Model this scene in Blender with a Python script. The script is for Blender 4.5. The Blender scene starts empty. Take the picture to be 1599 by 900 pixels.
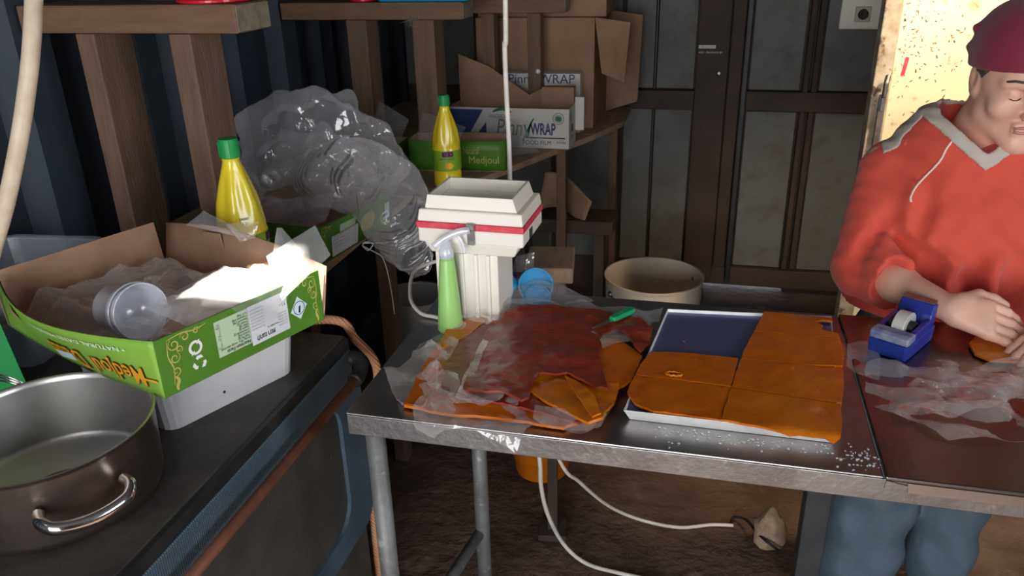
import bpy, bmesh, math, random
import numpy as np
from mathutils import Vector, Matrix, Euler, noise
from mathutils.geometry import delaunay_2d_cdt
from mathutils.bvhtree import BVHTree
random.seed(7); np.random.seed(7)
SC = bpy.context.scene
COL = SC.collection
PI = math.pi
R = math.radians

# ------------------------------------------------------------------ camera
FPX = 1250.0
CAM_H = 1.58
def cam_axes(p, y, r):
    f = Vector((0, math.cos(p), -math.sin(p))); d = Vector((0, -math.sin(p), -math.cos(p))); rt = Vector((1, 0, 0))
    r2 = math.cos(r)*rt + math.sin(r)*d; d2 = -math.sin(r)*rt + math.cos(r)*d
    Z = Matrix.Rotation(y, 3, 'Z')
    return Z @ r2, Z @ d2, Z @ f
RT, DN, FW = cam_axes(R(23.5), R(14.4), R(1.45))
cam = bpy.data.cameras.new('camera'); camo = bpy.data.objects.new('camera', cam); COL.objects.link(camo)
cam.sensor_width = 36; cam.lens = FPX/1599*36; cam.clip_start = .02; cam.clip_end = 200
camo.matrix_world = Matrix(((RT.x, -DN.x, -FW.x, 0), (RT.y, -DN.y, -FW.y, 0), (RT.z, -DN.z, -FW.z, CAM_H), (0, 0, 0, 1)))
SC.camera = camo
# measured points of the photograph on real planes of the room (z = height, y = depth)
def ray(x, y): return RT*((x-799.5)/FPX) + DN*((y-450)/FPX) + FW
def at_z(x, y, z): d = ray(x, y); return Vector((0, 0, CAM_H)) + d*((z-CAM_H)/d.z)
def at_y(x, y, Y): d = ray(x, y); return Vector((0, 0, CAM_H)) + d*(Y/d.y)
def at_t(x, y, t): return Vector((0, 0, CAM_H)) + ray(x, y)*t

# ------------------------------------------------------------------ light
vs = SC.view_settings
vs.view_transform = 'Standard'; vs.look = 'None'; vs.gamma = 1; vs.use_curve_mapping = False
vs.exposure = 0.08
w = bpy.data.worlds.new('world'); SC.world = w; w.use_nodes = True
bg = w.node_tree.nodes['Background']; bg.inputs[0].default_value = (.62, .78, 1, 1); bg.inputs[1].default_value = 2.5
def add_light(kind, name, loc, energy, color, size=None, size_y=None, direction=None, angle=None, radius=None):
    l = bpy.data.lights.new(name, kind); o = bpy.data.objects.new(name, l); COL.objects.link(o)
    l.energy = energy; l.color = color; o.location = loc
    if size: l.shape = 'RECTANGLE'; l.size = size; l.size_y = size_y
    if angle is not None: l.angle = angle
    if radius is not None: l.shadow_soft_size = radius
    if direction is not None: o.rotation_euler = Vector(direction).to_track_quat('-Z', 'Y').to_euler()
    return o
CEIL = 2.3; WALLX = -1.45; BACKY = 3.70; FRONTY = -1.9; RIGHTX = 2.1
SUN_DIR = Vector((.24, .72, -.65)).normalized()
add_light('SUN', 'sun', (0, -3, 6), 26, (1, .93, .82), direction=SUN_DIR, angle=R(.5))
# daylight of the open double door behind the camera plus an added right-hand area light
add_light('AREA', 'door_daylight', (-.25, FRONTY+.03, 1.25), 62, (1, .965, .91), 1.5, 1.9, (0, 1, -.02))
add_light('AREA', 'added_side_daylight', (RIGHTX-.03, .15, 1.55), 20, (.95, .97, 1), 1.0, .8, (-1, .0, -.1))

# ------------------------------------------------------------------ helpers
def tag(o, label=None, cat=None, group=None, kind=None):
    if label: o['label'] = label
    if cat: o['category'] = cat
    if group: o['group'] = group
    if kind: o['kind'] = kind
    return o
def thing(name, label, cat, loc=(0, 0, 0), rotz=0, group=None, kind=None):
    o = bpy.data.objects.new(name, None); COL.objects.link(o); o.empty_display_size = .05
    o.location = loc; o.rotation_euler = (0, 0, rotz)
    return tag(o, label, cat, group, kind)
def mat_of(o):
    return Matrix.Translation(o.location) @ o.rotation_euler.to_matrix().to_4x4()
class MB:
    def __init__(s): s.v = []; s.f = []
    def add(s, vs_, fs_):
        n = len(s.v); s.v += [Vector(a) for a in vs_]; s.f += [tuple(i+n for i in f) for f in fs_]; return s
    def box(s, x0, x1, y0, y1, z0, z1, M=None):
        v = [(x0, y0, z0), (x1, y0, z0), (x1, y1, z0), (x0, y1, z0), (x0, y0, z1), (x1, y0, z1), (x1, y1, z1), (x0, y1, z1)]
        if M is not None: v = [M @ Vector(a) for a in v]
        return s.add(v, [(0, 3, 2, 1), (4, 5, 6, 7), (0, 1, 5, 4), (1, 2, 6, 5), (2, 3, 7, 6), (3, 0, 4, 7)])
    def frustum(s, a, z0, b, z1):          # rectangles a, b = (x0,x1,y0,y1)
        v = [(a[0], a[2], z0), (a[1], a[2], z0), (a[1], a[3], z0), (a[0], a[3], z0), (b[0], b[2], z1), (b[1], b[2], z1), (b[1], b[3], z1), (b[0], b[3], z1)]
        return s.add(v, [(0, 3, 2, 1), (4, 5, 6, 7), (0, 1, 5, 4), (1, 2, 6, 5), (2, 3, 7, 6), (3, 0, 4, 7)])
    def prism(s, poly, z0, z1, M=None):
        n = len(poly)
        v = [(p[0], p[1], z0) for p in poly] + [(p[0], p[1], z1) for p in poly]
        if M is not None: v = [M @ Vector(a) for a in v]
        return s.add(v, [tuple(range(n-1, -1, -1)), tuple(range(n, 2*n))] + [(i, (i+1) % n, n+(i+1) % n, n+i) for i in range(n)])
    def lathe(s, prof, seg=32, M=None, closed=False, cap=True):
        v = []; f = []; n = len(prof)
        for r, z in prof:
            for k in range(seg):
                a = 2*PI*k/seg; v.append(Vector((r*math.cos(a), r*math.sin(a), z)))
        if M is not None: v = [M @ a for a in v]
        for i in range(n-1):
            for k in range(seg):
                k2 = (k+1) % seg; f.append((i*seg+k, i*seg+k2, (i+1)*seg+k2, (i+1)*seg+k))
        if cap and prof[0][0] > 1e-6 and not closed: f.append(tuple(range(seg-1, -1, -1)))
        if cap and prof[-1][0] > 1e-6 and not closed: f.append(tuple((n-1)*seg+k for k in range(seg)))
        if closed:
            for k in range(seg):
                k2 = (k+1) % seg; f.append(((n-1)*seg+k, (n-1)*seg+k2, k2, k))
        return s.add(v, f)
    def tube(s, path, r, seg=10, cap=True, closed=False, flat=1.0):
        P = [Vector(p) for p in path]; n = len(P); rr = r if isinstance(r, (list, tuple)) else [r]*n
        T = []
        for i in range(n):
            a = P[(i-1) % n] if (closed or i > 0) else P[i]; b = P[(i+1) % n] if (closed or i < n-1) else P[i]
            T.append((b-a).normalized())
        up = Vector((0, 0, 1)) if abs(T[0].z) < .9 else Vector((1, 0, 0))
        N = (up - T[0]*up.dot(T[0])).normalized(); v = []; f = []
        for i in range(n):
            if i:
                N = (N - T[i]*N.dot(T[i]))
                N = N.normalized() if N.length > 1e-6 else T[i].orthogonal().normalized()
            B = T[i].cross(N)
            for k in range(seg):
                a = 2*PI*k/seg; v.append(P[i] + N*(rr[i]*flat*math.cos(a)) + B*(rr[i]*math.sin(a)))
        for i in range(n if closed else n-1):
            j = (i+1) % n
            for k in range(seg):
                k2 = (k+1) % seg; f.append((i*seg+k, i*seg+k2, j*seg+k2, j*seg+k))
        if cap and not closed: f += [tuple(range(seg-1, -1, -1)), tuple((n-1)*seg+k for k in range(seg))]
        return s.add(v, f)
    def grid(s, fn, nu, nv):
        v = [fn(i/nu, j/nv) for i in range(nu+1) for j in range(nv+1)]
        f = [(i*(nv+1)+j, (i+1)*(nv+1)+j, (i+1)*(nv+1)+j+1, i*(nv+1)+j+1) for i in range(nu) for j in range(nv)]
        return s.add(v, f)
    def blob(s, c, rad, fn=None, sub=4, M=None):
        bm = bmesh.new(); bmesh.ops.create_icosphere(bm, subdivisions=sub, radius=1)
        bm.verts.ensure_lookup_table(); vs_ = []
        for q in bm.verts:
            d = q.co.normalized(); k = fn(d) if fn else 1
            p = Vector((d.x*rad[0]*k, d.y*rad[1]*k, d.z*rad[2]*k))
            if M is not None: p = M @ p
            vs_.append(Vector(c)+p)
        fs_ = [tuple(q.index for q in f.verts) for f in bm.faces]; bm.free()
        return s.add(vs_, fs_)
    def build(s, name, m, parent=None, smooth=False, world=False, bevel=0, seg=2, solid=0, off=0, fix=True, sub=0, wn=False, split=0):
        vs_ = s.v
        if world and parent is not None:
            root = parent; M = mat_of(root)
            if root.parent is not None: M = mat_of(root.parent) @ M
            Mi = M.inverted(); vs_ = [Mi @ a for a in vs_]
        me = bpy.data.meshes.new(name); me.from_pydata([tuple(a) for a in vs_], [], s.f)
        if fix:
            bm = bmesh.new(); bm.from_mesh(me); bmesh.ops.recalc_face_normals(bm, faces=bm.faces); bm.to_mesh(me); bm.free()
        if smooth: me.polygons.foreach_set('use_smooth', [True]*len(me.polygons))
        me.materials.append(m)
        o = bpy.data.objects.new(name, me); COL.objects.link(o)
        if parent is not None: o.parent = parent
        if solid: q = o.modifiers.new('solid', 'SOLIDIFY'); q.thickness = solid; q.offset = off
        if bevel: q = o.modifiers.new('bevel', 'BEVEL'); q.width = bevel; q.segments = seg; q.limit_method = 'ANGLE'; q.angle_limit = R(35); q.harden_normals = False
        if split: q = o.modifiers.new('split', 'EDGE_SPLIT'); q.split_angle = R(split)
        if sub: q = o.modifiers.new('sub', 'SUBSURF'); q.levels = sub; q.render_levels = sub
        if smooth and (bevel or wn):
            pass
        return o
def copy_tree(o, parent=None):
    c = o.copy(); COL.objects.link(c); c.parent = parent
    for ch in list(o.children): copy_tree(ch, c)
    return c
def catmull(pts, n=8, closed=False):
    P = [Vector(p) for p in pts]; out = []; N = len(P)
    rng = range(N) if closed else range(N-1)
    for i in rng:
        if closed: a, b, c, d = P[(i-1) % N], P[i], P[(i+1) % N], P[(i+2) % N]
        else: a, b, c, d = P[max(i-1, 0)], P[i], P[i+1], P[min(i+2, N-1)]
        for k in range(n):
            t = k/n; out.append(.5*((2*b)+(c-a)*t+(2*a-5*b+4*c-d)*t*t+(3*b-a-3*c+d)*t**3))
    if not closed: out.append(P[-1])
    return out
def nz(x, y, z=0, s=1.0): return noise.noise(Vector((x*s, y*s, z*s)))
def folds(seed, n=7, lo=6, hi=40):
    rnd = random.Random(seed); L = []
    for i in range(n):
        a = rnd.uniform(0, PI); k = rnd.uniform(lo, hi); L.append((math.cos(a)*k, math.sin(a)*k, rnd.uniform(0, 6), 1/k, rnd.uniform(.4, 1)))
    def fn(x, y):
        h = 0; wx = x+.012*nz(x, y, seed, 14); wy = y+.012*nz(x, y, seed+5, 14)
        for kx, ky, ph, a, wt in L:
            t = (kx*wx+ky*wy+ph) % 2.0; t = t if t < 1 else 2-t
            h += a*wt*(t-.5)
        return h
    return fn
def densify(poly, step):
    out = []; n = len(poly)
    for i in range(n):
        a = Vector(poly[i][:2]); b = Vector(poly[(i+1) % n][:2]); k = max(1, int((b-a).length/step))
        for j in range(k): out.append(a.lerp(b, j/k))
    return out
def sheet_poly(poly, zfn, step=.008, jag=0, seed=1, pos=None):
    """triangulated sheet over a 2-D outline; zfn(x,y) or pos(x,y)->Vector"""
    rnd = random.Random(seed); P = densify(poly, step)
    if jag: P = [p+Vector((nz(p.x, p.y, seed, 55), nz(p.x, p.y, seed+9, 55)))*jag+Vector((nz(p.x, p.y, seed+3, 200), nz(p.x, p.y, seed+7, 200)))*jag*.5 for p in P]
    xs = [p.x for p in P]; ys = [p.y for p in P]; pts = list(P); n = len(P)
    def inside(x, y):
        c = False; j = n-1
        for i in range(n):
            if (P[i].y > y) != (P[j].y > y) and x < (P[j].x-P[i].x)*(y-P[i].y)/(P[j].y-P[i].y)+P[i].x: c = not c
            j = i
        return c
    y = min(ys)
    while y < max(ys):
        x = min(xs)
        while x < max(xs):
            q = Vector((x+rnd.uniform(-.25, .25)*step, y+rnd.uniform(-.25, .25)*step))
            if inside(q.x, q.y) and min((q-p).length_squared for p in P) > (step*.4)**2: pts.append(q)
            x += step
        y += step
    r = delaunay_2d_cdt(pts, [], [list(range(n))], 1, 1e-6)
    m = MB()
    m.add([(pos(v.x, v.y) if pos else (v.x, v.y, zfn(v.x, v.y))) for v in r[0]], [tuple(f) for f in r[2]])
    return m
_tc = {}
def text_mesh(txt, size=1.0, bold=0):
    k = (txt, bold)
    if k not in _tc:
        cu = bpy.data.curves.new('t', 'FONT'); cu.body = txt; cu.size = 1; cu.resolution_u = 3; cu.align_x = 'LEFT'; cu.offset = bold
        o = bpy.data.objects.new('t', cu); COL.objects.link(o)
        dg = bpy.context.evaluated_depsgraph_get(); dg.update()
        me = bpy.data.meshes.new_from_object(o.evaluated_get(dg))
        _tc[k] = ([v.co.copy() for v in me.vertices], [tuple(p.vertices) for p in me.polygons])
        bpy.data.objects.remove(o); bpy.data.curves.remove(cu); bpy.data.meshes.remove(me)
    v, f = _tc[k]
    return [a*size for a in v], f
def put_text(txt, size, fn, m, parent, name='printed_text', width=None, bold=0, shear=0):
    """fn maps print coordinates (x right, y up) to a local point"""
    v, f = text_mesh(txt, size, bold)
    if not v: return None
    if width:
        wx = max(a.x for a in v); k = width/wx; v = [Vector((a.x*k, a.y, 0)) for a in v]
    b = MB(); b.add([fn(a.x+shear*a.y, a.y) for a in v], f)
    return b.build(name, m, parent, fix=False)

# ------------------------------------------------------------------ materials
def S(n, k, v):
    if k in n.inputs: n.inputs[k].default_value = v
def rgb(c): return (*c, 1) if len(c) == 3 else c
def mat(name, c, c2=None, scale=8, rough=.5, metal=0, bump=0, bscale=60, spec=.5, trans=0, alpha=1, coat=0, detail=5, lo=.4, hi=.65,
        stretch=(1, 1, 1), c3=None, s3=30, lo3=.6, hi3=.7, sss=0, rvar=0, ior=1.45, coords='Object', sheen=0, bd=.006):
    m = bpy.data.materials.new(name); m.use_nodes = True; nt = m.node_tree; N = nt.nodes; L = nt.links
    p = N['Principled BSDF']; p.inputs['Base Color'].default_value = rgb(c)
    S(p, 'Roughness', rough); S(p, 'Metallic', metal); S(p, 'Specular IOR Level', spec); S(p, 'Transmission Weight', trans); S(p, 'Alpha', alpha)
    S(p, 'Coat Weight', coat); S(p, 'Coat Roughness', .08); S(p, 'IOR', ior); S(p, 'Subsurface Weight', sss); S(p, 'Sheen Weight', sheen)
    if sss: S(p, 'Subsurface Radius', (1, .35, .2)); S(p, 'Subsurface Scale', .01)
    tc = N.new('ShaderNodeTexCoord'); mp = N.new('ShaderNodeMapping'); mp.inputs['Scale'].default_value = stretch
    L.new(tc.outputs[coords], mp.inputs['Vector'])
    def nse(sc, dt=detail):
        t = N.new('ShaderNodeTexNoise'); t.inputs['Scale'].default_value = sc; t.inputs['Detail'].default_value = dt; t.inputs['Roughness'].default_value = .6
        L.new(mp.outputs[0], t.inputs['Vector']); return t
    def ramp(src, a, b):
        r = N.new('ShaderNodeMapRange'); r.inputs['From Min'].default_value = a; r.inputs['From Max'].default_value = b
        L.new(src, r.inputs['Value']); return r
    col = None
    if c2 is not None:
        t = nse(scale); r = ramp(t.outputs['Fac'], lo, hi); mx = N.new('ShaderNodeMix'); mx.data_type = 'RGBA'
        mx.inputs[6].default_value = rgb(c); mx.inputs[7].default_value = rgb(c2); L.new(r.outputs[0], mx.inputs[0]); col = mx.outputs[2]
        if c3 is not None:
            t3 = nse(s3, 8); r3 = ramp(t3.outputs['Fac'], lo3, hi3); m3 = N.new('ShaderNodeMix'); m3.data_type = 'RGBA'
            L.new(col, m3.inputs[6]); m3.inputs[7].default_value = rgb(c3); L.new(r3.outputs[0], m3.inputs[0]); col = m3.outputs[2]
        L.new(col, p.inputs['Base Color'])
        if rvar:
            rr = N.new('ShaderNodeMapRange'); rr.inputs['To Min'].default_value = rough; rr.inputs['To Max'].default_value = min(1, rough+rvar)
            L.new(t.outputs['Fac'], rr.inputs['Value']); rr.inputs['From Min'].default_value = .35; rr.inputs['From Max'].default_value = .65; L.new(rr.outputs[0], p.inputs['Roughness'])
    if bump:
        t = nse(bscale, 4); b = N.new('ShaderNodeBump'); b.inputs['Strength'].default_value = bump; b.inputs['Distance'].default_value = bd
        L.new(t.outputs['Fac'], b.inputs['Height']); L.new(b.outputs[0], p.inputs['Normal'])
    return m
def film(name, c=(.85, .86, .9), a=.1, rough=.12, bump=.3, bscale=22, amax=.55):
    """clear plastic film: see-through face-on, whiter at grazing angles, with a full-strength gloss on top"""
    m = bpy.data.materials.new(name); m.use_nodes = True; nt = m.node_tree; N = nt.nodes; L = nt.links
    N.remove(N['Principled BSDF']); out = N['Material Output']
    tr = N.new('ShaderNodeBsdfTransparent'); df = N.new('ShaderNodeBsdfDiffuse'); df.inputs[0].default_value = rgb(c)
    gl = N.new('ShaderNodeBsdfGlossy'); gl.inputs['Roughness'].default_value = rough; gl.inputs[0].default_value = (1, 1, 1, 1)
    tc = N.new('ShaderNodeTexCoord'); t = N.new('ShaderNodeTexNoise'); t.inputs['Scale'].default_value = bscale; t.inputs['Detail'].default_value = 3
    L.new(tc.outputs['Object'], t.inputs['Vector']); bp = N.new('ShaderNodeBump'); bp.inputs['Strength'].default_value = bump; bp.inputs['Distance'].default_value = .012; L.new(t.outputs['Fac'], bp.inputs['Height'])
    lw = N.new('ShaderNodeLayerWeight'); lw.inputs['Blend'].default_value = .25
    for n_ in (df, gl, lw): L.new(bp.outputs[0], n_.inputs['Normal'])
    mr = N.new('ShaderNodeMapRange'); mr.inputs['To Min'].default_value = a; mr.inputs['To Max'].default_value = amax; L.new(lw.outputs['Facing'], mr.inputs['Value'])
    m1 = N.new('ShaderNodeMixShader'); L.new(mr.outputs[0], m1.inputs[0]); L.new(tr.outputs[0], m1.inputs[1]); L.new(df.outputs[0], m1.inputs[2])
    lf = N.new('ShaderNodeLayerWeight'); lf.inputs['Blend'].default_value = .5; L.new(bp.outputs[0], lf.inputs['Normal'])
    pw = N.new('ShaderNodeMath'); pw.operation = 'POWER'; pw.inputs[1].default_value = 4; L.new(lf.outputs['Facing'], pw.inputs[0])
    fr = N.new('ShaderNodeMath'); fr.operation = 'MULTIPLY_ADD'; fr.inputs[1].default_value = .6; fr.inputs[2].default_value = .07; L.new(pw.outputs[0], fr.inputs[0])
    m2 = N.new('ShaderNodeMixShader'); L.new(fr.outputs[0], m2.inputs[0]); L.new(m1.outputs[0], m2.inputs[1]); L.new(gl.outputs[0], m2.inputs[2]); L.new(m2.outputs[0], out.inputs['Surface'])
    return m
def add_wave(m, scale, strength, direction='X', dist=.003):
    nt = m.node_tree; N = nt.nodes; L = nt.links; p = N['Principled BSDF']; tc = N.new('ShaderNodeTexCoord')
    wv = N.new('ShaderNodeTexWave'); wv.bands_direction = direction; wv.inputs['Scale'].default_value = scale; L.new(tc.outputs['Object'], wv.inputs[0])
    b = N.new('ShaderNodeBump'); b.inputs['Strength'].default_value = strength; b.inputs['Distance'].default_value = dist; L.new(wv.outputs[1], b.inputs['Height']); L.new(b.outputs[0], p.inputs['Normal'])
    return m
K = {}
K['floor'] = mat('earth_floor', (.075, .042, .028), (.14, .09, .065), 3.5, .9, bump=.8, bscale=25, c3=(.20, .15, .115), s3=9, lo3=.6, hi3=.75, bd=.02)
K['ceil'] = mat('ceiling_steel', (.10, .11, .13), (.16, .14, .13), 3, .8)
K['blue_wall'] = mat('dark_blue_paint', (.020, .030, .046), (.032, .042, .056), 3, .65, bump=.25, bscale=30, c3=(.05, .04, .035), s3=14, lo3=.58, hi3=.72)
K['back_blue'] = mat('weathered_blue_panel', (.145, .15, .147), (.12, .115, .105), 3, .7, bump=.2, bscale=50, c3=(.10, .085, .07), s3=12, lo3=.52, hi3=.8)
K['back_dark'] = mat('dark_brown_steel', (.045, .030, .023), (.066, .043, .033), 6, .75, bump=.3, bscale=40)
K['black'] = mat('black_rubber', (.012, .012, .013), (.03, .028, .027), 12, .5)
K['wood'] = mat('rough_timber', (.20, .11, .065), (.13, .075, .047), 6, .75, bump=.35, bscale=30, stretch=(1, 6, 6), c3=(.13, .09, .065), s3=11, lo3=.58, hi3=.7)
K['wood_v'] = mat('rough_timber_upright', (.17, .10, .065), (.12, .073, .05), 6, .75, bump=.35, bscale=30, stretch=(7, 7, 1), c3=(.13, .09, .065), s3=9, lo3=.58, hi3=.7)
K['wood_end'] = mat('timber_end_grain', (.26, .22, .15), (.17, .14, .1), 30, .85)
K['board'] = mat('pale_board', (.40, .27, .17), (.26, .17, .11), 7, .7, stretch=(4, 1, 1), bump=.2)
K['steel'] = mat('worn_stainless', (.38, .36, .355), (.29, .27, .265), 7, .28, 1, bump=.06, bscale=70, rvar=.16, c3=(.62, .6, .58), s3=40, lo3=.66, hi3=.74)
K['steel_brown'] = mat('smooth_stainless', (.21, .19, .185), (.17, .155, .15), 5, .24, 1, bump=.04, bscale=50, rvar=.08)
K['film_sun'] = film('sunlit_film', (.96, .95, .94), .42, .10, .25, 20, .75)  # sun patch put into a whiter, denser film
K['steel_dull'] = mat('dull_steel', (.27, .27, .27), (.18, .17, .17), 10, .45, 1, bump=.15, bscale=80, c3=(.45, .43, .4), s3=35, lo3=.62, hi3=.75)
K['steel_leg'] = mat('grey_painted_leg', (.20, .205, .205), (.13, .13, .127), 14, .55, .3, bump=.2, bscale=90, c3=(.36, .35, .33), s3=40, lo3=.6, hi3=.7)
K['dark_steel'] = mat('dark_steel_post', (.03, .032, .036), (.05, .05, .052), 9, .6)
K['alu'] = mat('bright_aluminium', (.82, .82, .80), (.70, .70, .69), 20, .42, .3, bump=.1, bscale=60)
K['tray_in'] = mat('tray_bottom', (.15, .17, .36), (.19, .20, .36), 12, .30, .6, bump=.1, bscale=35)  # blue reflection put into the base colour
K['pot'] = mat('stainless_pot', (.62, .60, .59), (.50, .47, .45), 4, .33, 1, bump=.03, bscale=40, rvar=.12)
K['pot_out'] = mat('scorched_pot_outside', (.35, .29, .26), (.16, .12, .10), 9, .30, 1, rvar=.2)
K['chrome'] = mat('polished_handle', (.72, .70, .69), rough=.12, metal=1)
K['pot_scum'] = mat('pot_residue', (.10, .085, .07), (.20, .17, .14), 14, .35, .6, bump=.3)
K['worktop'] = mat('grimy_dark_worktop', (.045, .04, .037), (.085, .075, .068), 8, .55, .2, bump=.35, bscale=35, c3=(.16, .14, .12), s3=20, lo3=.64, hi3=.75)
K['cab_blue'] = mat('blue_grey_enamel', (.075, .115, .155), (.055, .085, .115), 10, .5, bump=.15, bscale=60)
K['cab_panel'] = mat('dark_greasy_panel', (.05, .047, .042), (.085, .078, .066), 6, .5, .1, bump=.2, c3=(.2, .19, .17), s3=60, lo3=.68, hi3=.73)
K['cab_strip'] = mat('perforated_blue_strip', (.105, .15, .19), (.07, .11, .145), 7, .5, .2)
_m = K['cab_strip']; _nt = _m.node_tree; _tc2 = _nt.nodes.new('ShaderNodeTexCoord'); _vo = _nt.nodes.new('ShaderNodeTexVoronoi'); _vo.inputs['Scale'].default_value = 230; _vo.inputs['Randomness'].default_value = 0
_nt.links.new(_tc2.outputs['Object'], _vo.inputs['Vector']); _b = _nt.nodes.new('ShaderNodeBump'); _b.inputs['Strength'].default_value = .8; _b.inputs['Distance'].default_value = .002
_nt.links.new(_vo.outputs['Distance'], _b.inputs['Height']); _nt.links.new(_b.outputs[0], _nt.nodes['Principled BSDF'].inputs['Normal'])
K['copper'] = mat('copper_pipe', (.50, .21, .13), (.32, .13, .08), 14, .42, .7, rvar=.15)
K['lemon'] = mat('yellow_plastic', (.86, .66, .03), rough=.22, spec=.6, coat=.3)
K['cap_green'] = mat('green_cap', (.015, .30, .07), rough=.35)
K['lab_green'] = mat('bottle_label_green', (.24, .42, .03), rough=.35)
K['lab_purple'] = mat('label_purple', (.06, .02, .09), rough=.4)
K['lab_red'] = mat('label_red', (.65, .03, .06), rough=.4)
K['box_green'] = mat('green_carton', (.085, .225, .022), (.07, .195, .02), 9, .42, spec=.4)
K['box_green_lit'] = mat('lit_green_carton', (.23, .43, .06), (.20, .38, .05), 9, .42, spec=.4)  # the carton's green made brighter: light on its front put into colour
K['kraft'] = mat('kraft_board', (.42, .25, .16), (.34, .20, .13), 12, .8)
K['kraft_dark'] = mat('brown_carton', (.31, .19, .115), (.25, .15, .09), 12, .85)
K['gold'] = mat('gold_print', (.48, .44, .10), rough=.45)
K['orange_ink'] = mat('orange_print', (.75, .33, .02), rough=.45)
K['brown_ink'] = mat('dark_brown_print', (.22, .10, .01), rough=.5)
K['white_ink'] = mat('white_print', (.78, .80, .74), rough=.5)
K['ink'] = mat('dark_print', (.03, .035, .04), rough=.6)
K['grey_ink'] = mat('grey_print', (.22, .24, .24), rough=.6)
K['navy_ink'] = mat('navy_print', (.03, .05, .16), rough=.5)
K['green_ink'] = mat('green_print', (.02, .14, .07), rough=.5)
K['pale_green'] = mat('pale_green_panel', (.48, .62, .42), rough=.5)
K['label_white'] = mat('white_label', (.66, .68, .70), rough=.45)
K['sky_label'] = mat('pale_blue_label', (.55, .70, .76), rough=.45)
K['white_card'] = mat('white_carton', (.62, .60, .57), (.55, .53, .50), 6, .6)
K['tub_white'] = mat('white_tub', (.70, .69, .70), (.62, .61, .62), 5, .38, sss=0)
K['clear_tub'] = film('clear_tub_plastic', (.84, .86, .95), .40, .18, .05, 30, .85)
K['frost'] = film('frosted_tub_plastic', (.55, .62, .70), .13, .25, .1, 20, .6)
K['bucket_plastic'] = film('milky_bucket_plastic', (.62, .60, .55), .5, .3, .1, 20, .85)
K['film'] = film('clear_film', (.88, .87, .90), .07, .10, .25, 26, .5)
K['film_milky'] = film('milky_bag_film', (.86, .84, .88), .10, .10, .8, 14, .50)
K['film_pale'] = film('pale_wrap_film', (.84, .76, .74), .13, .12, .3, 30, .6)
K['film_bright'] = film('crisp_film', (.95, .94, .93), .16, .10, .25, 20, .6)
K['cream'] = mat('cream_enamel', (.88, .83, .74), (.82, .76, .66), 5, .42)
K['cream_bucket'] = mat('cream_bucket', (.60, .52, .40), (.48, .41, .31), 7, .55, c3=(.08, .05, .03), s3=13, lo3=.64, hi3=.70)
K['cream_panel'] = mat('cream_panel', (.86, .76, .54), (.80, .67, .44), 4, .30, spec=.6, bump=.15, bscale=20, c3=(.40, .22, .09), s3=20, lo3=.585, hi3=.70, coat=.3)
K['cream_trim'] = mat('grimy_trim', (.52, .45, .34), (.30, .22, .14), 14, .5, c3=(.12, .07, .04), s3=30, lo3=.58, hi3=.66)
K['red_band'] = mat('red_tape_band', (.66, .03, .06), (.72, .10, .12), 40, .5)
K['red_plastic'] = mat('red_plastic', (.62, .015, .03), rough=.25)
K['galv'] = mat('galvanised_clip', (.30, .29, .28), (.2, .19, .18), 60, .4, .9)
K['green_liquid'] = mat('green_liquid_bottle', (.36, .66, .20), (.33, .60, .18), 6, .28, spec=.5, sss=.15)
K['blue_plastic'] = mat('blue_plastic', (.01, .25, .50), rough=.3, spec=.6)
K['disp_blue'] = mat('blue_dispenser', (.018, .035, .26), (.10, .13, .34), 30, .33, lo=.62, hi=.72, bump=.1)
K['disp_grey'] = mat('worn_dispenser_edge', (.25, .26, .33), (.08, .10, .26), 40, .5)
K['tape'] = mat('tape_roll', (.55, .54, .48), rough=.25, coat=.4)
K['orange'] = mat('orange_fruit_leather', (.54, .118, .003), (.60, .15, .005), 14, .24, spec=.4, bump=.7, bscale=26, coat=.35, sss=.05, c3=(.40, .07, .003), s3=9, lo3=.56, hi3=.7, bd=.004)
K['amber'] = mat('amber_fruit_leather', (.58, .165, .007), (.50, .115, .005), 12, .25, spec=.4, bump=.45, bscale=26, coat=.2, sss=.05, bd=.004)
K['red'] = mat('red_fruit_leather', (.26, .034, .016), (.20, .024, .013), 10, .33, spec=.4, bump=.6, bscale=38, coat=.3, c3=(.33, .06, .022), s3=18, lo3=.58, hi3=.7, bd=.004)
K['pit'] = mat('dark_hole_rim', (.16, .03, .004), rough=.4)
K['knife_green'] = mat('green_knife_handle', (.01, .33, .13), rough=.35)
K['blade'] = mat('knife_blade', (.55, .57, .56), rough=.2, metal=1)
K['hose'] = mat('cream_hose', (.62, .52, .38), (.48, .37, .24), 18, .5, lo=.5, hi=.75)
K['cable'] = mat('white_cable', (.72, .68, .62), (.62, .57, .5), 20, .5)
K['string'] = mat('white_string', (.8, .8, .8), rough=.6)
K['orange_hose'] = add_wave(mat('orange_ribbed_hose', (.66, .31, .16), rough=.7), 60, .6, 'DIAGONAL')
K['rag'] = mat('cream_rag', (.50, .38, .26), (.30, .2, .13), 20, .9, bump=.3)
K['skin'] = mat('skin', (.68, .38, .27), (.72, .42, .31), 14, .45, sss=.12, bump=.12, bscale=90, bd=.002)
K['lip'] = mat('lip_skin', (.46, .19, .15), rough=.45)
K['lash'] = mat('dark_lash', (.05, .03, .025), rough=.7)
K['hair'] = mat('dark_grey_hair', (.07, .055, .045), (.16, .13, .11), 60, .7, stretch=(1, 1, .3), bump=.5, bscale=120)
K['sweater'] = mat('red_sweatshirt', (.62, .085, .055), (.58, .075, .05), 6, .9, spec=.2, bump=.5, bscale=260, bd=.002, c3=(.68, .20, .14), s3=22, lo3=.70, hi3=.74, sheen=.15)
K['sweat_grey'] = mat('grey_sweatshirt_trim', (.47, .41, .35), rough=.9, spec=.2, bump=.4, bscale=260, bd=.002)
K['stitch'] = mat('pale_stitching', (.75, .55, .47), rough=.9)
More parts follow.
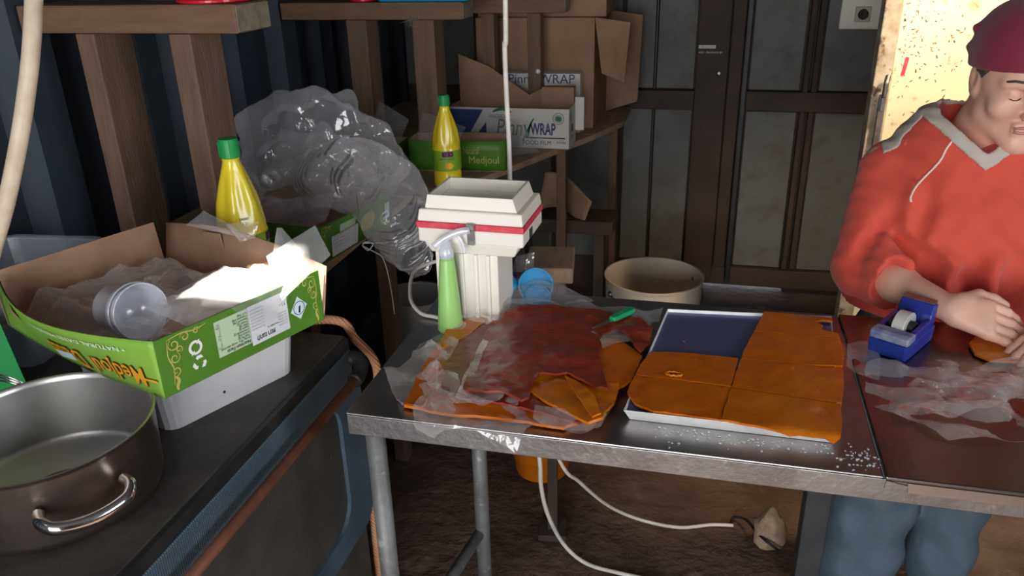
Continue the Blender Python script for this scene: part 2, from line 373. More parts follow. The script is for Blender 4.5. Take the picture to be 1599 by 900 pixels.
K['beanie'] = mat('maroon_cap', (.235, .03, .062), (.21, .028, .055), 10, .95, spec=.2, bump=.3, bscale=300, bd=.002, sheen=.2)
K['denim'] = mat('blue_work_denim', (.11, .15, .19), (.085, .118, .15), 8, .85, spec=.2, bump=.5, bscale=60)
K['shoe'] = mat('black_shoe', (.02, .02, .02), rough=.6)
K['bulb'] = mat('lit_bulb', (1, .85, .6), rough=.3)
_p = K['bulb'].node_tree.nodes['Principled BSDF']; S(_p, 'Emission Color', (1, .72, .42, 1)); S(_p, 'Emission Strength', 30)

# ================================================================== the setting
def plate_with_holes(x0, x1, y0, y1, holes):
    xs = sorted({x0, x1, *[h[0] for h in holes], *[h[1] for h in holes]}); ys = sorted({y0, y1, *[h[2] for h in holes], *[h[3] for h in holes]})
    out = []
    for i in range(len(xs)-1):
        for j in range(len(ys)-1):
            cx = (xs[i]+xs[i+1])/2; cy = (ys[j]+ys[j+1])/2
            if not any(h[0] < cx < h[1] and h[2] < cy < h[3] for h in holes): out.append((xs[i], xs[i+1], ys[j], ys[j+1]))
    return out
b = MB(); b.grid(lambda u, v: Vector((-1.7+4.2*u, -2.6+8.6*v, -.004+.004*nz(u*9, v*18, 1))), 60, 110)
tag(b.build('floor', K['floor'], smooth=True), kind='structure')
b = MB()
for r in plate_with_holes(WALLX-.1, RIGHTX+.1, FRONTY-.1, BACKY+.1, [(-1.31, -1.075, -.40, -.185), (-.515, -.49, -.50, -.475)]): b.box(r[0], r[1], r[2], r[3], CEIL, CEIL+.05)  # both openings added so sun patches reach the carton and tray
tag(b.build('ceiling', K['ceil'], fix=False), kind='structure')
# left wall: trapezoidal corrugated steel
prof = []; y = FRONTY
while y < BACKY+.1:
    prof += [(0, y), (0, y+.10), (-.045, y+.14), (-.045, y+.24)]; y += .28
b = MB(); n = len(prof)
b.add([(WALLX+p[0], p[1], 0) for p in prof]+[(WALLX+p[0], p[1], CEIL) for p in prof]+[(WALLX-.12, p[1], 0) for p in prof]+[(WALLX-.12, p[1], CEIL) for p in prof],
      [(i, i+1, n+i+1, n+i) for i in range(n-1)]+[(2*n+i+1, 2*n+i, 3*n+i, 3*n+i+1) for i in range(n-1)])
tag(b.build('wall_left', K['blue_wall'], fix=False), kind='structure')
b = MB()
for r in plate_with_holes(FRONTY-.1, BACKY+.1, 0, CEIL, [(-.4, .7, 1.1, 2.0)]): b.box(RIGHTX, RIGHTX+.08, r[0], r[1], r[2], r[3])  # opening made for the added side daylight
tag(b.build('wall_right', K['ceil'], fix=False), kind='structure')
b = MB()
for r in plate_with_holes(WALLX-.1, RIGHTX+.1, 0, CEIL, [(-1.05, .55, 0, 2.25)]): b.box(r[0], r[1], FRONTY-.08, FRONTY, r[2], r[3])
tag(b.build('wall_front', K['ceil'], fix=False), kind='structure')
# back wall: steel doors with panels, posts, rails; a lit gap under the right leaf
b = MB()
for r in plate_with_holes(WALLX-.1, RIGHTX+.1, 0, CEIL, [(.0, .38, 0, .030)]): b.box(r[0], r[1], BACKY+.02, BACKY+.06, r[2], r[3])
wb = tag(b.build('wall_back', K['back_dark'], fix=False), kind='structure')
def wpart(name, x0, x1, z0, z1, d, m, bevel=.004):
    b = MB(); b.box(x0, x1, BACKY+.02-d, BACKY+.0199, z0, z1); return b.build(name, m, wb, bevel=bevel)
for x0, x1 in ((-1.44, -1.10), (-1.08, -.74), (-.72, -.42), (-.40, -.272), (-.258, -.095), (.140, .352), (.430, .70), (.72, 1.05), (1.07, 1.40), (1.42, 2.05)):
    wpart('panel', x0, x1, 1.035 if False else .955, CEIL-.02, .022, K['back_blue'])
    wpart('panel', x0, x1, .13, .862, .022, K['back_blue'])
wpart('post', -.088, .045, .06, CEIL-.01, .055, K['back_dark'])
wpart('post', .050, .105, .06, CEIL-.01, .035, K['back_dark'])
wpart('post', .108, .132, .06, CEIL-.01, .06, K['black'])
wpart('batten', .362, .385, .13, CEIL-.02, .045, K['back_dark'])
wpart('batten', .398, .422, .13, CEIL-.02, .035, K['back_dark'])
wpart('batten', -.2685, -.2615, .06, CEIL-.02, .03, K['black'], .001)
wpart('rail', -.73, -.089, .866, .95, .05, K['back_dark'])
wpart('rail', .133, 1.4, .868, .952, .05, K['back_dark'])
wpart('rail', -.40, 1.4, .035, .125, .045, K['back_dark'])
b = MB(); b.lathe([(.012, 0), (.012, .008), (.006, .012)], 12, Matrix.Translation((.01, BACKY-.036, 1.03)) @ Matrix.Rotation(PI/2, 4, 'X')); b.build('bolt', K['galv'], wb)
# two worn white stickers on the dark post
for z0, z1, xe, nm, txt in ((1.133, 1.146, -.012, 'a', 'A PRODUCE OF R'), (1.111, 1.122, .022, 'b', 'BEST  PRODUCE BY')):
    b = MB(); b.box(-.083, xe, BACKY-.0385, BACKY-.0358, z0, z1)
    o = b.build('sticker', K['label_white'] if nm == 'a' else K['back_dark'])
    tag(o, 'worn white sticker strip on the dark door post' if nm == 'a' else 'dark sticker strip with faded white lettering below the white one', 'sticker')
    put_text(txt, .0125 if nm == 'a' else .011, lambda x, y, z0=z0: Vector((-.081+x, BACKY-.0390, z0+.002+y*.9)), K['ink'] if nm == 'a' else K['label_white'], o, width=xe+.078)

# ================================================================== cream panel, switch
PY = 2.2
o = thing('cream_partition', 'cream painted panel spattered with brown dirt behind the person', 'panel', (.40, PY, 0))
b = MB(); b.box(.022, 1.25, 0, .045, 0, 1.50); b.build('board', K['cream_panel'], o, bevel=.003)
b = MB(); b.box(-.018, .021, -.006, .05, 0, 1.50); b.build('edge_trim', K['cream_trim'], o, bevel=.003)
b = MB(); b.box(.0, .016, -.021, -.0065, 1.075, 1.205); b.box(.002, .014, -.031, -.020, 1.165, 1.200); b.tube([(.008, -.026, 1.20), (.008, -.03, 1.235), (.012, -.02, 1.252)], .007, 8)
b.build('latch', K['galv'], o, bevel=.002)
q = at_y(1413, 103, PY)-Vector((.40, PY, 0))
b = MB(); b.prism([(-.006, -.024), (.002, -.022), (.007, .02), (-.001, .022)], 0, .0008, Matrix.Translation((q.x, -.0012, q.z)) @ Matrix.Rotation(PI/2, 4, 'X')); b.build('red_tape_strip', K['red_band'], o)
rnd = random.Random(3)
b = MB()
for i in range(130):
    x = .03+abs(rnd.gauss(0, .07)); z = 1.33+rnd.gauss(0, .08)
    if x > .34: continue
    a = rnd.uniform(0, PI); l = rnd.uniform(.001, .005); t = rnd.uniform(.0005, .0015)
    M = Matrix.Translation((x, -.0005, z)) @ Matrix.Rotation(PI/2, 4, 'X') @ Matrix.Rotation(a, 4, 'Z')
    b.prism([(-l, -t), (0, -t*1.5), (l, -t*.4), (l, t*.4), (0, t), (-l, t)], 0, .0006, M)
tag(b.build('dirt_specks', K['kraft_dark'], o), kind='stuff')
o = thing('switch_box', 'cream electrical plate with a black rotary switch on the back wall', 'switch', (.56, BACKY-.003, 1.21))
b = MB(); b.box(-.085, .085, -.022, .0, 0, .30); b.build('plate', K['cream'], o, bevel=.006)
b = MB(); b.box(-.03, .030, -.034, -.0225, .03, .09); b.build('square_bezel', K['cream_bucket'], o, bevel=.004)
b = MB(); b.lathe([(.020, 0), (.020, .008), (.016, .01)], 20, Matrix.Translation((0, -.0345, .06)) @ Matrix.Rotation(PI/2, 4, 'X')); b.box(-.006, .006, -.056, -.042, .044, .082); b.build('knob', K['black'], o, bevel=.001)
# reflector lamp hanging above the person's head, aimed at the cream partition
LB = Vector((.74, 1.78, 2.02)); LD = (Vector((.70, 2.2, 1.22))-LB).normalized()
o = thing('reflector_lamp', 'black reflector lamp hanging from the ceiling, aimed at the cream partition', 'lamp', LB)
MQ = LD.to_track_quat('-Z', 'Y').to_matrix().to_4x4()
b = MB(); b.blob((0, 0, 0), (.026, .026, .034), None, 3, MQ); b.build('bulb', K['bulb'], o, smooth=True)
b = MB(); b.lathe([(.082, -.055), (.070, -.02), (.045, .02), (.020, .045), (.018, .047), (.043, .022), (.068, -.018), (.080, -.055)], 32, MQ, closed=True); b.build('shade', K['black'], o, smooth=True)
b = MB(); b.lathe([(.0, .036), (.017, .036), (.017, .09), (.006, .10)], 14, MQ); b.build('socket', K['black'], o, smooth=True)
b = MB(); q = MQ @ Vector((0, 0, .099)); b.tube(catmull([q, q+MQ.to_3x3() @ Vector((0, 0, .03)), Vector((q.x*.6, q.y*.6, .20)), Vector((0, 0, CEIL-LB.z-.001))], 6), .003, 8); b.build('cord', K['cable'], o)
sp_ = add_light('SPOT', 'lamp_light', LB+LD*.05, 85, (1, .77, .49), direction=LD, radius=.03); sp_.data.spot_size = R(72); sp_.data.spot_blend = .7

# ================================================================== shelves and timber frames along the left wall
SH = .885
def post_box(b, x, y, dx, dy, z0, z1): b.box(x-dx/2, x+dx/2, y, y+dy, z0, z1)
o = thing('wall_shelf', 'rough timber shelf beside the stove, holding the plastic bags', 'shelf', (-1.15, 1.8, 0))
for k, (x0, x1) in enumerate(((-1.44, -1.255), (-1.25, -1.06), (-1.055, -.865))):
    b = MB(); b.box(x0, x1, 1.335, 2.14, SH-.022, SH); b.build('plank', K['board'], o, world=True, bevel=.002)
for x in (-1.40, -.92):
    for y_ in (1.55, 2.05):
        b = MB(); post_box(b, x, y_, .045, .045, 0, SH-.0225); b.build('leg', K['wood_v'], o, world=True, bevel=.002)
o = thing('wall_shelf', 'timber shelf with a slanting pale edge under the wrap cartons', 'shelf', (-1.0, 2.8, 0))
for poly in (((-1.44, 2.16), (-.80, 2.16), (-.655, 2.515), (-1.44, 2.515)), ((-1.44, 2.52), (-.653, 2.52), (-.535, 2.82), (-.44, 3.05), (-1.44, 3.05)), ((-1.44, 3.055), (-.44, 3.055), (-.36, 3.3), (-.36, 3.62), (-1.44, 3.62))):
    b = MB(); b.prism(poly, SH-.022, SH); b.build('plank', K['board'], o, world=True, bevel=.002)
for x, y_ in ((-.535, 2.86), (-.42, 3.5), (-1.38, 2.3), (-1.38, 3.5)):
    b = MB(); post_box(b, x, y_, .035, .04, 0, SH-.0225); b.build('leg', K['wood_v'], o, world=True, bevel=.002)
def frame(label, y0, xl, xr, z0, z1, posts, dep=.13, bolts=()):
    o = thing('timber_frame', label, 'frame', (xr, y0, SH))
    b = MB(); b.box(xl, xr, y0, y0+dep, z0, z1); be = b.build('beam', K['wood'], o, world=True, bevel=.004)
    b = MB(); b.box(xr, xr+.0015, y0+.003, y0+dep-.003, z0+.003, z1-.003); b.build('sawn_end', K['wood_end'], o, world=True)
    for x, dx, dy, yo in posts:
        b = MB(); b.box(x-dx/2, x+dx/2, y0+yo, y0+yo+dy, SH+.0005, z0-.0005); b.build('post', K['wood_v'], o, world=True, bevel=.003)
    for x, yb, z in bolts:
        b = MB(); b.lathe([(.009, 0), (.009, .004), (.004, .008)], 10, Matrix.Translation((x, yb, z)) @ Matrix.Rotation(PI/2, 4, 'X')); b.build('bolt', K['label_white'], o, world=True)
    return o
frame('timber trestle with the red lid lying on its beam, nearest the stove', 1.475, -1.44, -.925, 1.422, 1.478, ((-1.285, .045, .12, .0), (-1.06, .05, .11, .0)))
frame('timber trestle with a cobweb on its beam, behind the nearer plastic bag', 2.57, -1.44, -.80, 1.35, 1.404, ((-1.17, .07, .10, .0), (-.937, .075, .10, .0)), .115)
frame('timber trestle with pale bolts standing before the brown cartons', 2.985, -1.44, -.545, 1.335, 1.385, ((-.835, .05, .06, .0), (-.66, .05, .06, .0)), .10, ((-.822, 2.984, 1.13), (-.645, 2.984, 1.13)))
# cobweb strands on the second beam
b = MB(); rnd = random.Random(9)
for i in range(10):
    x = -.99+rnd.uniform(0, .08); z = 1.372+rnd.uniform(-.018, .02); b.tube([(x, 2.567, z), (x+rnd.uniform(-.02, .02), 2.562, z-.02-rnd.uniform(0, .015)), (x+rnd.uniform(-.03, .03), 2.567, z-.035)], .0006, 4)
tag(b.build('cobweb', K['grey_ink']), 'grey cobweb strands hanging on the middle timber beam', 'cobweb', kind='stuff')
# things on top of the beams
o = thing('red_lid', 'round red plastic lid lying on the nearest timber beam', 'dish', (-1.01, 1.545, 1.4785))  # a lid, lying open side down
b = MB(); b.lathe([(.0, .022), (.066, .022), (.07, .019), (.072, .0), (.069, .0), (.067, .017), (.0, .018)], 40); b.build('cap', K['red_plastic'], o, smooth=False, bevel=.001)
b = MB(); b.lathe([(.072, .0), (.075, .002), (.075, .006), (.072, .008)], 40, closed=True); b.build('rim', K['red_plastic'], o)
o = thing('blue_bin', 'shallow blue plastic bin on the middle timber beam', 'bin', (-.935, 2.63, 1.4045))
b = MB(); b.frustum((-.15, .15, -.055, .055), 0, (-.165, .165, -.065, .065), .10); b.build('body', K['blue_plastic'], o, bevel=.006)
b = MB(); b.box(-.172, .172, -.072, .072, .1005, .112); b.build('rim', K['blue_plastic'], o, bevel=.003)
o = thing('red_tub', 'small dark red tub beside the blue bin on the timber beam', 'tub', (-1.16, 2.63, 1.4045))
b = MB(); b.lathe([(.042, 0), (.048, .09), (.051, .09), (.051, .1), (.0, .1)], 28); b.build('body', K['red_plastic'], o, smooth=False, bevel=.002)

# ================================================================== lemon bottles
def lemon_bottle(label, loc, rotz, hgt=.285):
    o = thing('lemon_juice_bottle', label, 'bottle', loc, rotz, 'yellow lemon juice bottles')
    prof = [(.0, .004), (.030, .0), (.038, .004), (.0415, .012), (.0425, .05), (.041, .054), (.0425, .058), (.0425, .125), (.041, .128), (.042, .133), (.040, .145), (.034, .175), (.026, .205), (.019, .228), (.0145, .243), (.0145, .252), (.0, .252)]
    b = MB(); seg = 64; base = len(prof)
    v = []; f = []
    for r, z in prof:
        for k in range(seg):
            a = 2*PI*k/seg; fl = 0
            if .13 < z < .24: fl = .085*math.sin((z-.13)/.11*PI)*math.cos(a*6)
            v.append((r*(1+fl)*math.cos(a), r*(1+fl)*math.sin(a), z))
    for i in range(base-1):
        for k in range(seg): f.append((i*seg+k, i*seg+(k+1) % seg, (i+1)*seg+(k+1) % seg, (i+1)*seg+k))
    b.add(v, f); b.build('body', K['lemon'], o, smooth=True)
    c = MB(); c.lathe([(.0155, .249), (.0165, .250), (.0165, .276), (.015, .281), (.0, .282)], 32); cp = c.build('screw_cap', K['cap_green'], o, smooth=False, bevel=.001)
    c = MB()
    for k in range(28):
        a = 2*PI*k/28; c.box(.0163, .0173, -.0007, .0007, .252, .275, Matrix.Rotation(a, 4, 'Z'))
    tag(c.build('grip_ridges', K['cap_green'], cp), kind='stuff')
    c = MB(); c.lathe([(.0427, .060), (.0432, .0605), (.0432, .1215), (.0427, .122)], 64); lb = c.build('label', K['lab_green'], o, smooth=False)
    def wrap(x, y): a = -PI/2+x/.0435; return Vector((.0437*math.cos(a), .0437*math.sin(a), y))
    def patch(x0, x1, y0, y1, m, nm):
        q = MB(); q.grid(lambda u, w_: wrap(x0+(x1-x0)*u, y0+(y1-y0)*w_)*1.002, 10, 1); q.build(nm, m, lb, fix=False)
    patch(-.014, .020, .104, .119, K['lab_purple'], 'brand_patch'); 
    def disc(cx, cy, rx, ry, m, nm, k=1.004):
        q = MB(); P = [wrap(cx+rx*math.cos(2*PI*i/18)*(1+.12*math.cos(5*2*PI*i/18)), cy+ry*math.sin(2*PI*i/18)) for i in range(18)]
        q.add([Vector((p.x*k, p.y*k, p.z)) for p in P], [tuple(range(18))]); q.build(nm, m, lb, fix=False)
    disc(.004, .1115, .012, .0045, K['lab_red'], 'brand_swoosh')
    disc(.006, .077, .013, .011, K['orange_ink'], 'lemon_picture'); disc(.010, .0765, .010, .008, K['lemon'], 'lemon_picture', 1.006)
    put_text('LEMON JUICE', .0075, lambda x, y: wrap(-.026+x, .095+y)*1.003, K['ink'], lb, width=.05)
    return o
B1 = at_t(352, 213, 1.60)
o = lemon_bottle('large yellow lemon juice bottle with green cap behind the near green carton', (B1.x, B1.y+.005, SH+.0005), R(110), .29)
o.scale = (1.2, 1.2, 1.22)
c = MB()
for i, t in enumerate(('L4080', '12 21', '02:14')): 
    put_text(t, .0065, lambda x, y, i=i: Matrix.Rotation(R(-60-110), 4, 'Z') @ Vector((.0405*math.cos(x/.04), .0405*math.sin(x/.04), .150-.008*i+y)), K['ink'], o, name='printed_date')
B2 = at_y(700, 283, 2.27)
lemon_bottle('yellow lemon juice bottle with a green label on the far shelf beside the post', (B2.x, B2.y, SH+.0005), R(18))

# ================================================================== stove / cabinet at the left
FX = -.672
o = thing('stove_cabinet', 'low blue-grey stove cabinet with a dark greasy worktop and copper rail', 'cabinet', (FX, .8, 0))
b = MB(); b.box(-1.43, FX-.025, .20, 1.33, .06, .838); b.build('body', K['cab_panel'], o, world=True, bevel=.004)
b = MB(); b.box(-1.435, FX-.012, .18, 1.31, .8385, .86); b.build('worktop', K['worktop'], o, world=True, bevel=.004)
b = MB(); b.box(FX-.0118, FX-.003, .18, 1.302, .836, .8585); b.build('shaded_gap', K['black'], o, world=True)  # black strip painted for the shaded gap below the worktop
b = MB(); b.box(FX-.0118, FX, .18, 1.30, .768, .8355); b.build('perforated_strip', K['cab_strip'], o, world=True, bevel=.002)
b = MB(); b.tube([(FX+.03, .19, .797), (FX+.03, 1.255, .797)], .0095, 16); b.build('rail', K['copper'], o, world=True, smooth=True)
for y_ in (1.262, .30):
    b = MB(); b.tube(catmull([(FX+.001, y_+.035, .815), (FX+.015, y_+.035, .817), (FX+.027, y_+.025, .810), (FX+.030, y_+.005, .800), (FX+.030, y_-.018, .797)], 5), .015, 14)
    b.build('rail_bracket', K['black'], o, world=True, smooth=True)
# front frame with rounded opening, recessed panel
def rrect(y0, y1, z0, z1, r, n=6):
    P = []
    for cy, cz, a0 in ((y1-r, z1-r, 0), (y0+r, z1-r, PI/2), (y0+r, z0+r, PI), (y1-r, z0+r, 1.5*PI)):
        for k in range(n+1): a = a0+PI/2*k/n; P.append((cy+r*math.cos(a), cz+r*math.sin(a)))
    return P
oo = rrect(.20, 1.335, .40, .770, .05); ii = rrect(.25, 1.235, .46, .755, .06); n = len(oo); b = MB()
for X in (FX-.024, FX-.004): b.add([(X, p[0], p[1]) for p in oo]+[(X, p[0], p[1]) for p in ii], [(i, (i+1) % n, n+(i+1) % n, n+i) for i in range(n)])
b.f += [(i, (i+1) % n, 2*n+(i+1) % n, 2*n+i) for i in range(n)]+[(n+i, n+(i+1) % n, 3*n+(i+1) % n, 3*n+i) for i in range(n)]
b.build('door_frame', K['cab_blue'], o, world=True)
b = MB(); b.prism([(p[0], p[1]) for p in rrect(.252, 1.233, .462, .753, .058)], 0, .010, Matrix(((0, 0, 1, FX-.022), (1, 0, 0, 0), (0, 1, 0, 0), (0, 0, 0, 1)))); b.build('door_panel', K['cab_panel'], o, world=True)
for y_ in (.26, 1.27):
    for x in (-1.38, -.73):
        b = MB(); b.box(x-.02, x+.02, y_-.02, y_+.02, 0, .0598); b.build('foot', K['black'], o, world=True)
b = MB(); b.tube(catmull([(-.86, 1.30, .868), (-.79, 1.325, .872), (-.735, 1.34, .876), (-.705, 1.355, .862), (-.695, 1.372, .82), (-.660, 1.375, .775), (-.656, 1.375, .72), (-.685, 1.375, .64), (-.70, 1.37, .3), (-.71, 1.39, .018)], 8), .0092, 12, flat=1)
tag(b.build('orange_hose', K['orange_hose'], smooth=True), 'orange ribbed hose bending over the stove corner beside the table', 'hose')

# ================================================================== pot
PC = Vector((-.872, .757, .8605))
o = thing('cooking_pot', 'wide stainless cooking pot with two loop handles on the stove corner', 'pot', PC)
b = MB(); b.lathe([(.0, 0), (.125, 0), (.135, .006), (.1385, .018), (.143, .112), (.1455, .1195), (.146, .1195)], 72, cap=False); b.build('outer_wall', K['pot_out'], o, smooth=True)
b = MB(); b.lathe([(.146, .1195), (.1445, .1205), (.1415, .119), (.1405, .110), (.1365, .020), (.131, .008), (.0, .006)], 72, cap=False); b.build('inner_wall', K['pot'], o, smooth=True)
b = MB(); b.add([(r_*(1+.16*nz(math.cos(a), math.sin(a), 3, 1.6))*math.cos(a)+.02, r_*(1+.16*nz(math.cos(a), math.sin(a), 3, 1.6))*math.sin(a)-.012, .0068) for r_ in (.085,) for a in [2*PI*i/48 for i in range(48)]], [tuple(range(48))]); b.build('residue', K['pot_scum'], o, smooth=True)
for k, A in enumerate((R(-33), R(147))):
    M = Matrix.Rotation(A, 4, 'Z')
    path = catmull([(.1385, -.052, .072), (.158, -.054, .071), (.176, -.040, .066), (.182, 0, .062), (.176, .040, .066), (.158, .054, .071), (.1385, .052, .072)], 6)
    b = MB(); b.tube([M @ p for p in path], .0082, 12, flat=1.2); b.build('handle', K['chrome'], o, smooth=True)

# ================================================================== white tub under the carton and the green date carton
ANG = math.atan2(.937, .35)
A0 = Vector((-.745, .853, .978))
o = thing('white_tub', 'white rectangular plastic tub under the near green carton', 'tub', (-.815, .925, .8605), R(66.5))
def tubwall(L_, W_, h, t, flare):
    b = MB(); out0 = rrect(0, L_, 0, W_, .025, 4); out1 = rrect(-flare, L_+flare, -flare, W_+flare, .028, 4); in1 = rrect(-flare+t, L_+flare-t, -flare+t, W_+flare-t, .026, 4); in0 = rrect(t, L_-t, t, W_-t, .023, 4); n = len(out0)
    b.add([(p[0], p[1], 0) for p in out0]+[(p[0], p[1], h) for p in out1]+[(p[0], p[1], h) for p in in1]+[(p[0], p[1], t) for p in in0],
          [tuple(range(n-1, -1, -1)), tuple(3*n+k for k in range(n))]+[(r*n+i, r*n+(i+1) % n, (r+1)*n+(i+1) % n, (r+1)*n+i) for r in range(3) for i in range(n)]); return b
tubwall(.255, .28, .112, .002, .012).build('wall', K['tub_white'], o, smooth=False)
b = MB(); P = rrect(-.014, .269, -.014, .294, .03, 4); Q = rrect(-.009, .264, -.009, .289, .027, 4); n = len(P)
b.add([(p[0], p[1], .108) for p in P]+[(p[0], p[1], .1155) for p in P]+[(p[0], p[1], .1155) for p in Q]+[(p[0], p[1], .108) for p in Q], [(r*n+i, r*n+(i+1) % n, ((r+1) % 4)*n+(i+1) % n, ((r+1) % 4)*n+i) for r in range(4) for i in range(n)])
b.build('rim', K['tub_white'], o)
b = MB(); b.lathe([(.0025, 0), (.0025, .001)], 8, Matrix.Translation((.105, -.0035, .028)) @ Matrix.Rotation(PI/2, 4, 'X')); b.build('drain_hole', K['black'], o)

U1, W1, HB = .313, .46, .093
o = thing('date_carton', 'near green date carton with bowed front, full of plastic film, on the white tub', 'box', A0, ANG, 'green date cartons')
def bow(w_, z):   # outward bow of the front face
    s = max(0, min(1, w_/W1)); k = z/HB
    return -(.010+.040*k)*math.sin(PI*min(1, s*1.02))*(1 if s < .5 else 1)
def lime(w_, z, off=0): return Vector((bow(w_, z)-off, w_, z-.004*math.sin(PI*w_/W1)))
b = MB(); b.box(.001, U1, .001, W1, 0, .0025); b.build('base', K['kraft'], o)
b = MB(); b.grid(lambda u, v: lime(u*W1, v*HB), 40, 8); b.build('front_panel', K['box_green_lit'], o, smooth=True, solid=.0018, off=1, fix=False)
b = MB(); b.grid(lambda u, v: lime(u*W1, v*HB*.985, -.0035), 40, 4); b.build('front_lining', K['kraft'], o, smooth=True, solid=.0008, fix=False)
b = MB(); b.box(0, U1, -.0010, .0010, 0, HB); side = b.build('side_panel', K['box_green'], o, bevel=.0005)
b = MB(); b.box(.002, U1-.002, .0012, .0024, .003, HB-.0005); b.build('side_lining', K['kraft'], o)
# back and far walls: kraft inside, leaning out, higher at the back corner
b = MB(); b.grid(lambda u, v: Vector((U1+.02*v, u*W1, v*(HB+.022*math.sin(PI*min(1, u*1.0))))), 10, 3); b.build('back_panel', K['kraft'], o, smooth=True, solid=.003)
b = MB(); b.grid(lambda u, v: Vector((u*U1, W1+.015*v, v*(HB+.004))), 6, 2); b.build('end_panel', K['kraft'], o, solid=.003)
b = MB(); b.prism([(0, 0), (.07, .0), (.055, .045), (0, .05)], 0, .0015, Matrix.Translation((U1+.012, .27, HB*.62)) @ Matrix.Rotation(R(90), 4, 'Z') @ Matrix.Rotation(R(84), 4, 'X')); b.build('folded_flap', K['kraft'], o)
# printing on the green side (upside down): coordinates from the near corner, in metres
def sd(px, pz, off=.0014): return Vector((px, -off, pz))
def side_rect(x0, x1, z0, z1, m, nm, off=.0014, skew=0):
    b = MB(); b.add([sd(x0, z0, off), sd(x1, z0, off), sd(x1, z1, off), sd(x0, z1, off)], [(0, 1, 2, 3)]); return b.build(nm, m, side, fix=False)
def up(x0, z0): return lambda x, y: sd(x0-x, z0-y, .0021)          # upside-down print starting at x0,z0
def ribbon(b, pts, wd, fn):
    P = catmull(pts, 8); V = []
    for i, p in enumerate(P):
        a = P[max(0, i-1)]; c = P[min(len(P)-1, i+1)]; t = Vector((c.x-a.x, c.y-a.y)).normalized() if (c-a).length > 1e-9 else Vector((1, 0)); nrm = Vector((-t.y, t.x))
        k = wd*(.35+.65*math.sin(PI*i/(len(P)-1)))
        V += [fn(p.x+nrm.x*k, p.y+nrm.y*k), fn(p.x-nrm.x*k, p.y-nrm.y*k)]
    b.add(V, [(2*i, 2*i+2, 2*i+3, 2*i+1) for i in range(len(P)-1)])
def spiral(cx, cy, r0, turns, a0, sgn=1): return [Vector((cx+(r0*(1-.75*t/12))*math.cos(a0+sgn*turns*2*PI*t/12), cy+(r0*(1-.75*t/12))*math.sin(a0+sgn*turns*2*PI*t/12), 0)) for t in range(13)]
def ornament(fn):
    b = MB()
    for pts in ([Vector((.004, .086, 0)), Vector((.030, .089, 0)), Vector((.052, .085, 0)), Vector((.072, .088, 0))], [Vector((.005, .084, 0)), Vector((.003, .060, 0)), Vector((.008, .040, 0)), Vector((.004, .014, 0))],
                spiral(.015, .076, .010, 1.3, 2), spiral(.034, .081, .008, 1.2, 3, -1), spiral(.054, .083, .006, 1.1, 0), spiral(.013, .055, .009, 1.3, 1, -1), spiral(.011, .034, .008, 1.2, 4), spiral(.022, .066, .006, 1.2, 5)):
        ribbon(b, pts, .0011, fn)
    ribbon(b, [Vector((.006, .028, 0)), Vector((.012, .020, 0)), Vector((.008, .010, 0)), Vector((.009, .004, 0))], .0028, fn)
    return b
ornament(lambda x, y: sd(.014+x, y, .0016)).build('gold_scrollwork', K['gold'], side, fix=False)
ornament(lambda x, y: sd(U1-.008-x*.75, y, .0016)).build('gold_scrollwork', K['gold'], side, fix=False)
# recycling marks
def arc_arrow(b, cx, cy, r, a0, a1, wd, fn):
    n = 10; V = []
    for i in range(n+1):
        a = a0+(a1-a0)*i/n; V += [fn(cx+(r-wd)*math.cos(a), cy+(r-wd)*math.sin(a)), fn(cx+(r+wd)*math.cos(a), cy+(r+wd)*math.sin(a))]
    b.add(V, [(2*i, 2*i+1, 2*i+3, 2*i+2) for i in range(n)])
    s = 1 if a1 > a0 else -1; ax = a1; t = a1+s*.5
    b.add([fn(cx+(r-2.2*wd)*math.cos(ax), cy+(r-2.2*wd)*math.sin(ax)), fn(cx+(r+2.2*wd)*math.cos(ax), cy+(r+2.2*wd)*math.sin(ax)), fn(cx+r*math.cos(t), cy+r*math.sin(t))], [(0, 1, 2)])
b = MB(); f0 = lambda x, y: sd(x, y, .0016)
arc_arrow(b, .062, .057, .0095, R(70), R(230), .0022, f0); arc_arrow(b, .062, .057, .0095, R(250), R(410), .0022, f0); b.build('recycling_mark', K['white_ink'], side, fix=False)
b = MB()
for k in range(3):
    a = R(90+120*k); c0 = Vector((.064+.009*math.cos(a), .031+.009*math.sin(a))); tdir = Vector((-math.sin(a), math.cos(a))); nd = Vector((math.cos(a), math.sin(a)))
    P = [c0-tdir*.0075-nd*.0028, c0-tdir*.0045+nd*.0028, c0+tdir*.003+nd*.0028, c0+tdir*.0055-nd*.0005, c0+tdir*.002-nd*.0045, c0+tdir*.001-nd*.0024]
    b.add([f0(p.x, p.y) for p in P], [tuple(range(6))])
b.build('recycling_triangle', K['white_ink'], side, fix=False)
side_rect(.098, .160, .022, .082, K['pale_green'], 'nutrition_panel')
put_text('Nutrition Facts', .0085, up(.158, .0295), K['ink'], side, width=.045, bold=.01)
for i, t in enumerate(('Serving 100 g   energy value (kcal)', 'Total Fat (g)', 'Sodium (mg)', 'Carbohydrate (g)', 'Sugars (g)', 'Fiber (g)', 'Protein (g)', 'Potassium (mg)', 'Magnesium (mg)', 'Iron (mg)')):
    put_text(t, .0056, up(.158, .0350+.0047*i), K['ink'], side, width=(.055, .022, .022, .029, .018, .017, .02, .027, .028, .018)[i])
for i in range(9): put_text(('277', '0', '1', '75', '66', '7', '2', '696', '54')[i], .0054, up(.107, .0395+.0047*i), K['grey_ink'], side)
side_rect(.1605, .238, .015, .083, K['label_white'], 'white_label')
put_text('תמר מגהול', .0115, up(.207, .0285), K['ink'], side, width=.037, bold=.02)
for i in range(7): put_text('Product of the Jordan valley lot packed', .0042, up(.189, .043+.0055*i), K['grey_ink'], side, width=.026)
for i in range(5): put_text('store in a cool dry place', .004, up(.234, .030+.005*i), K['grey_ink'], side, width=.018)
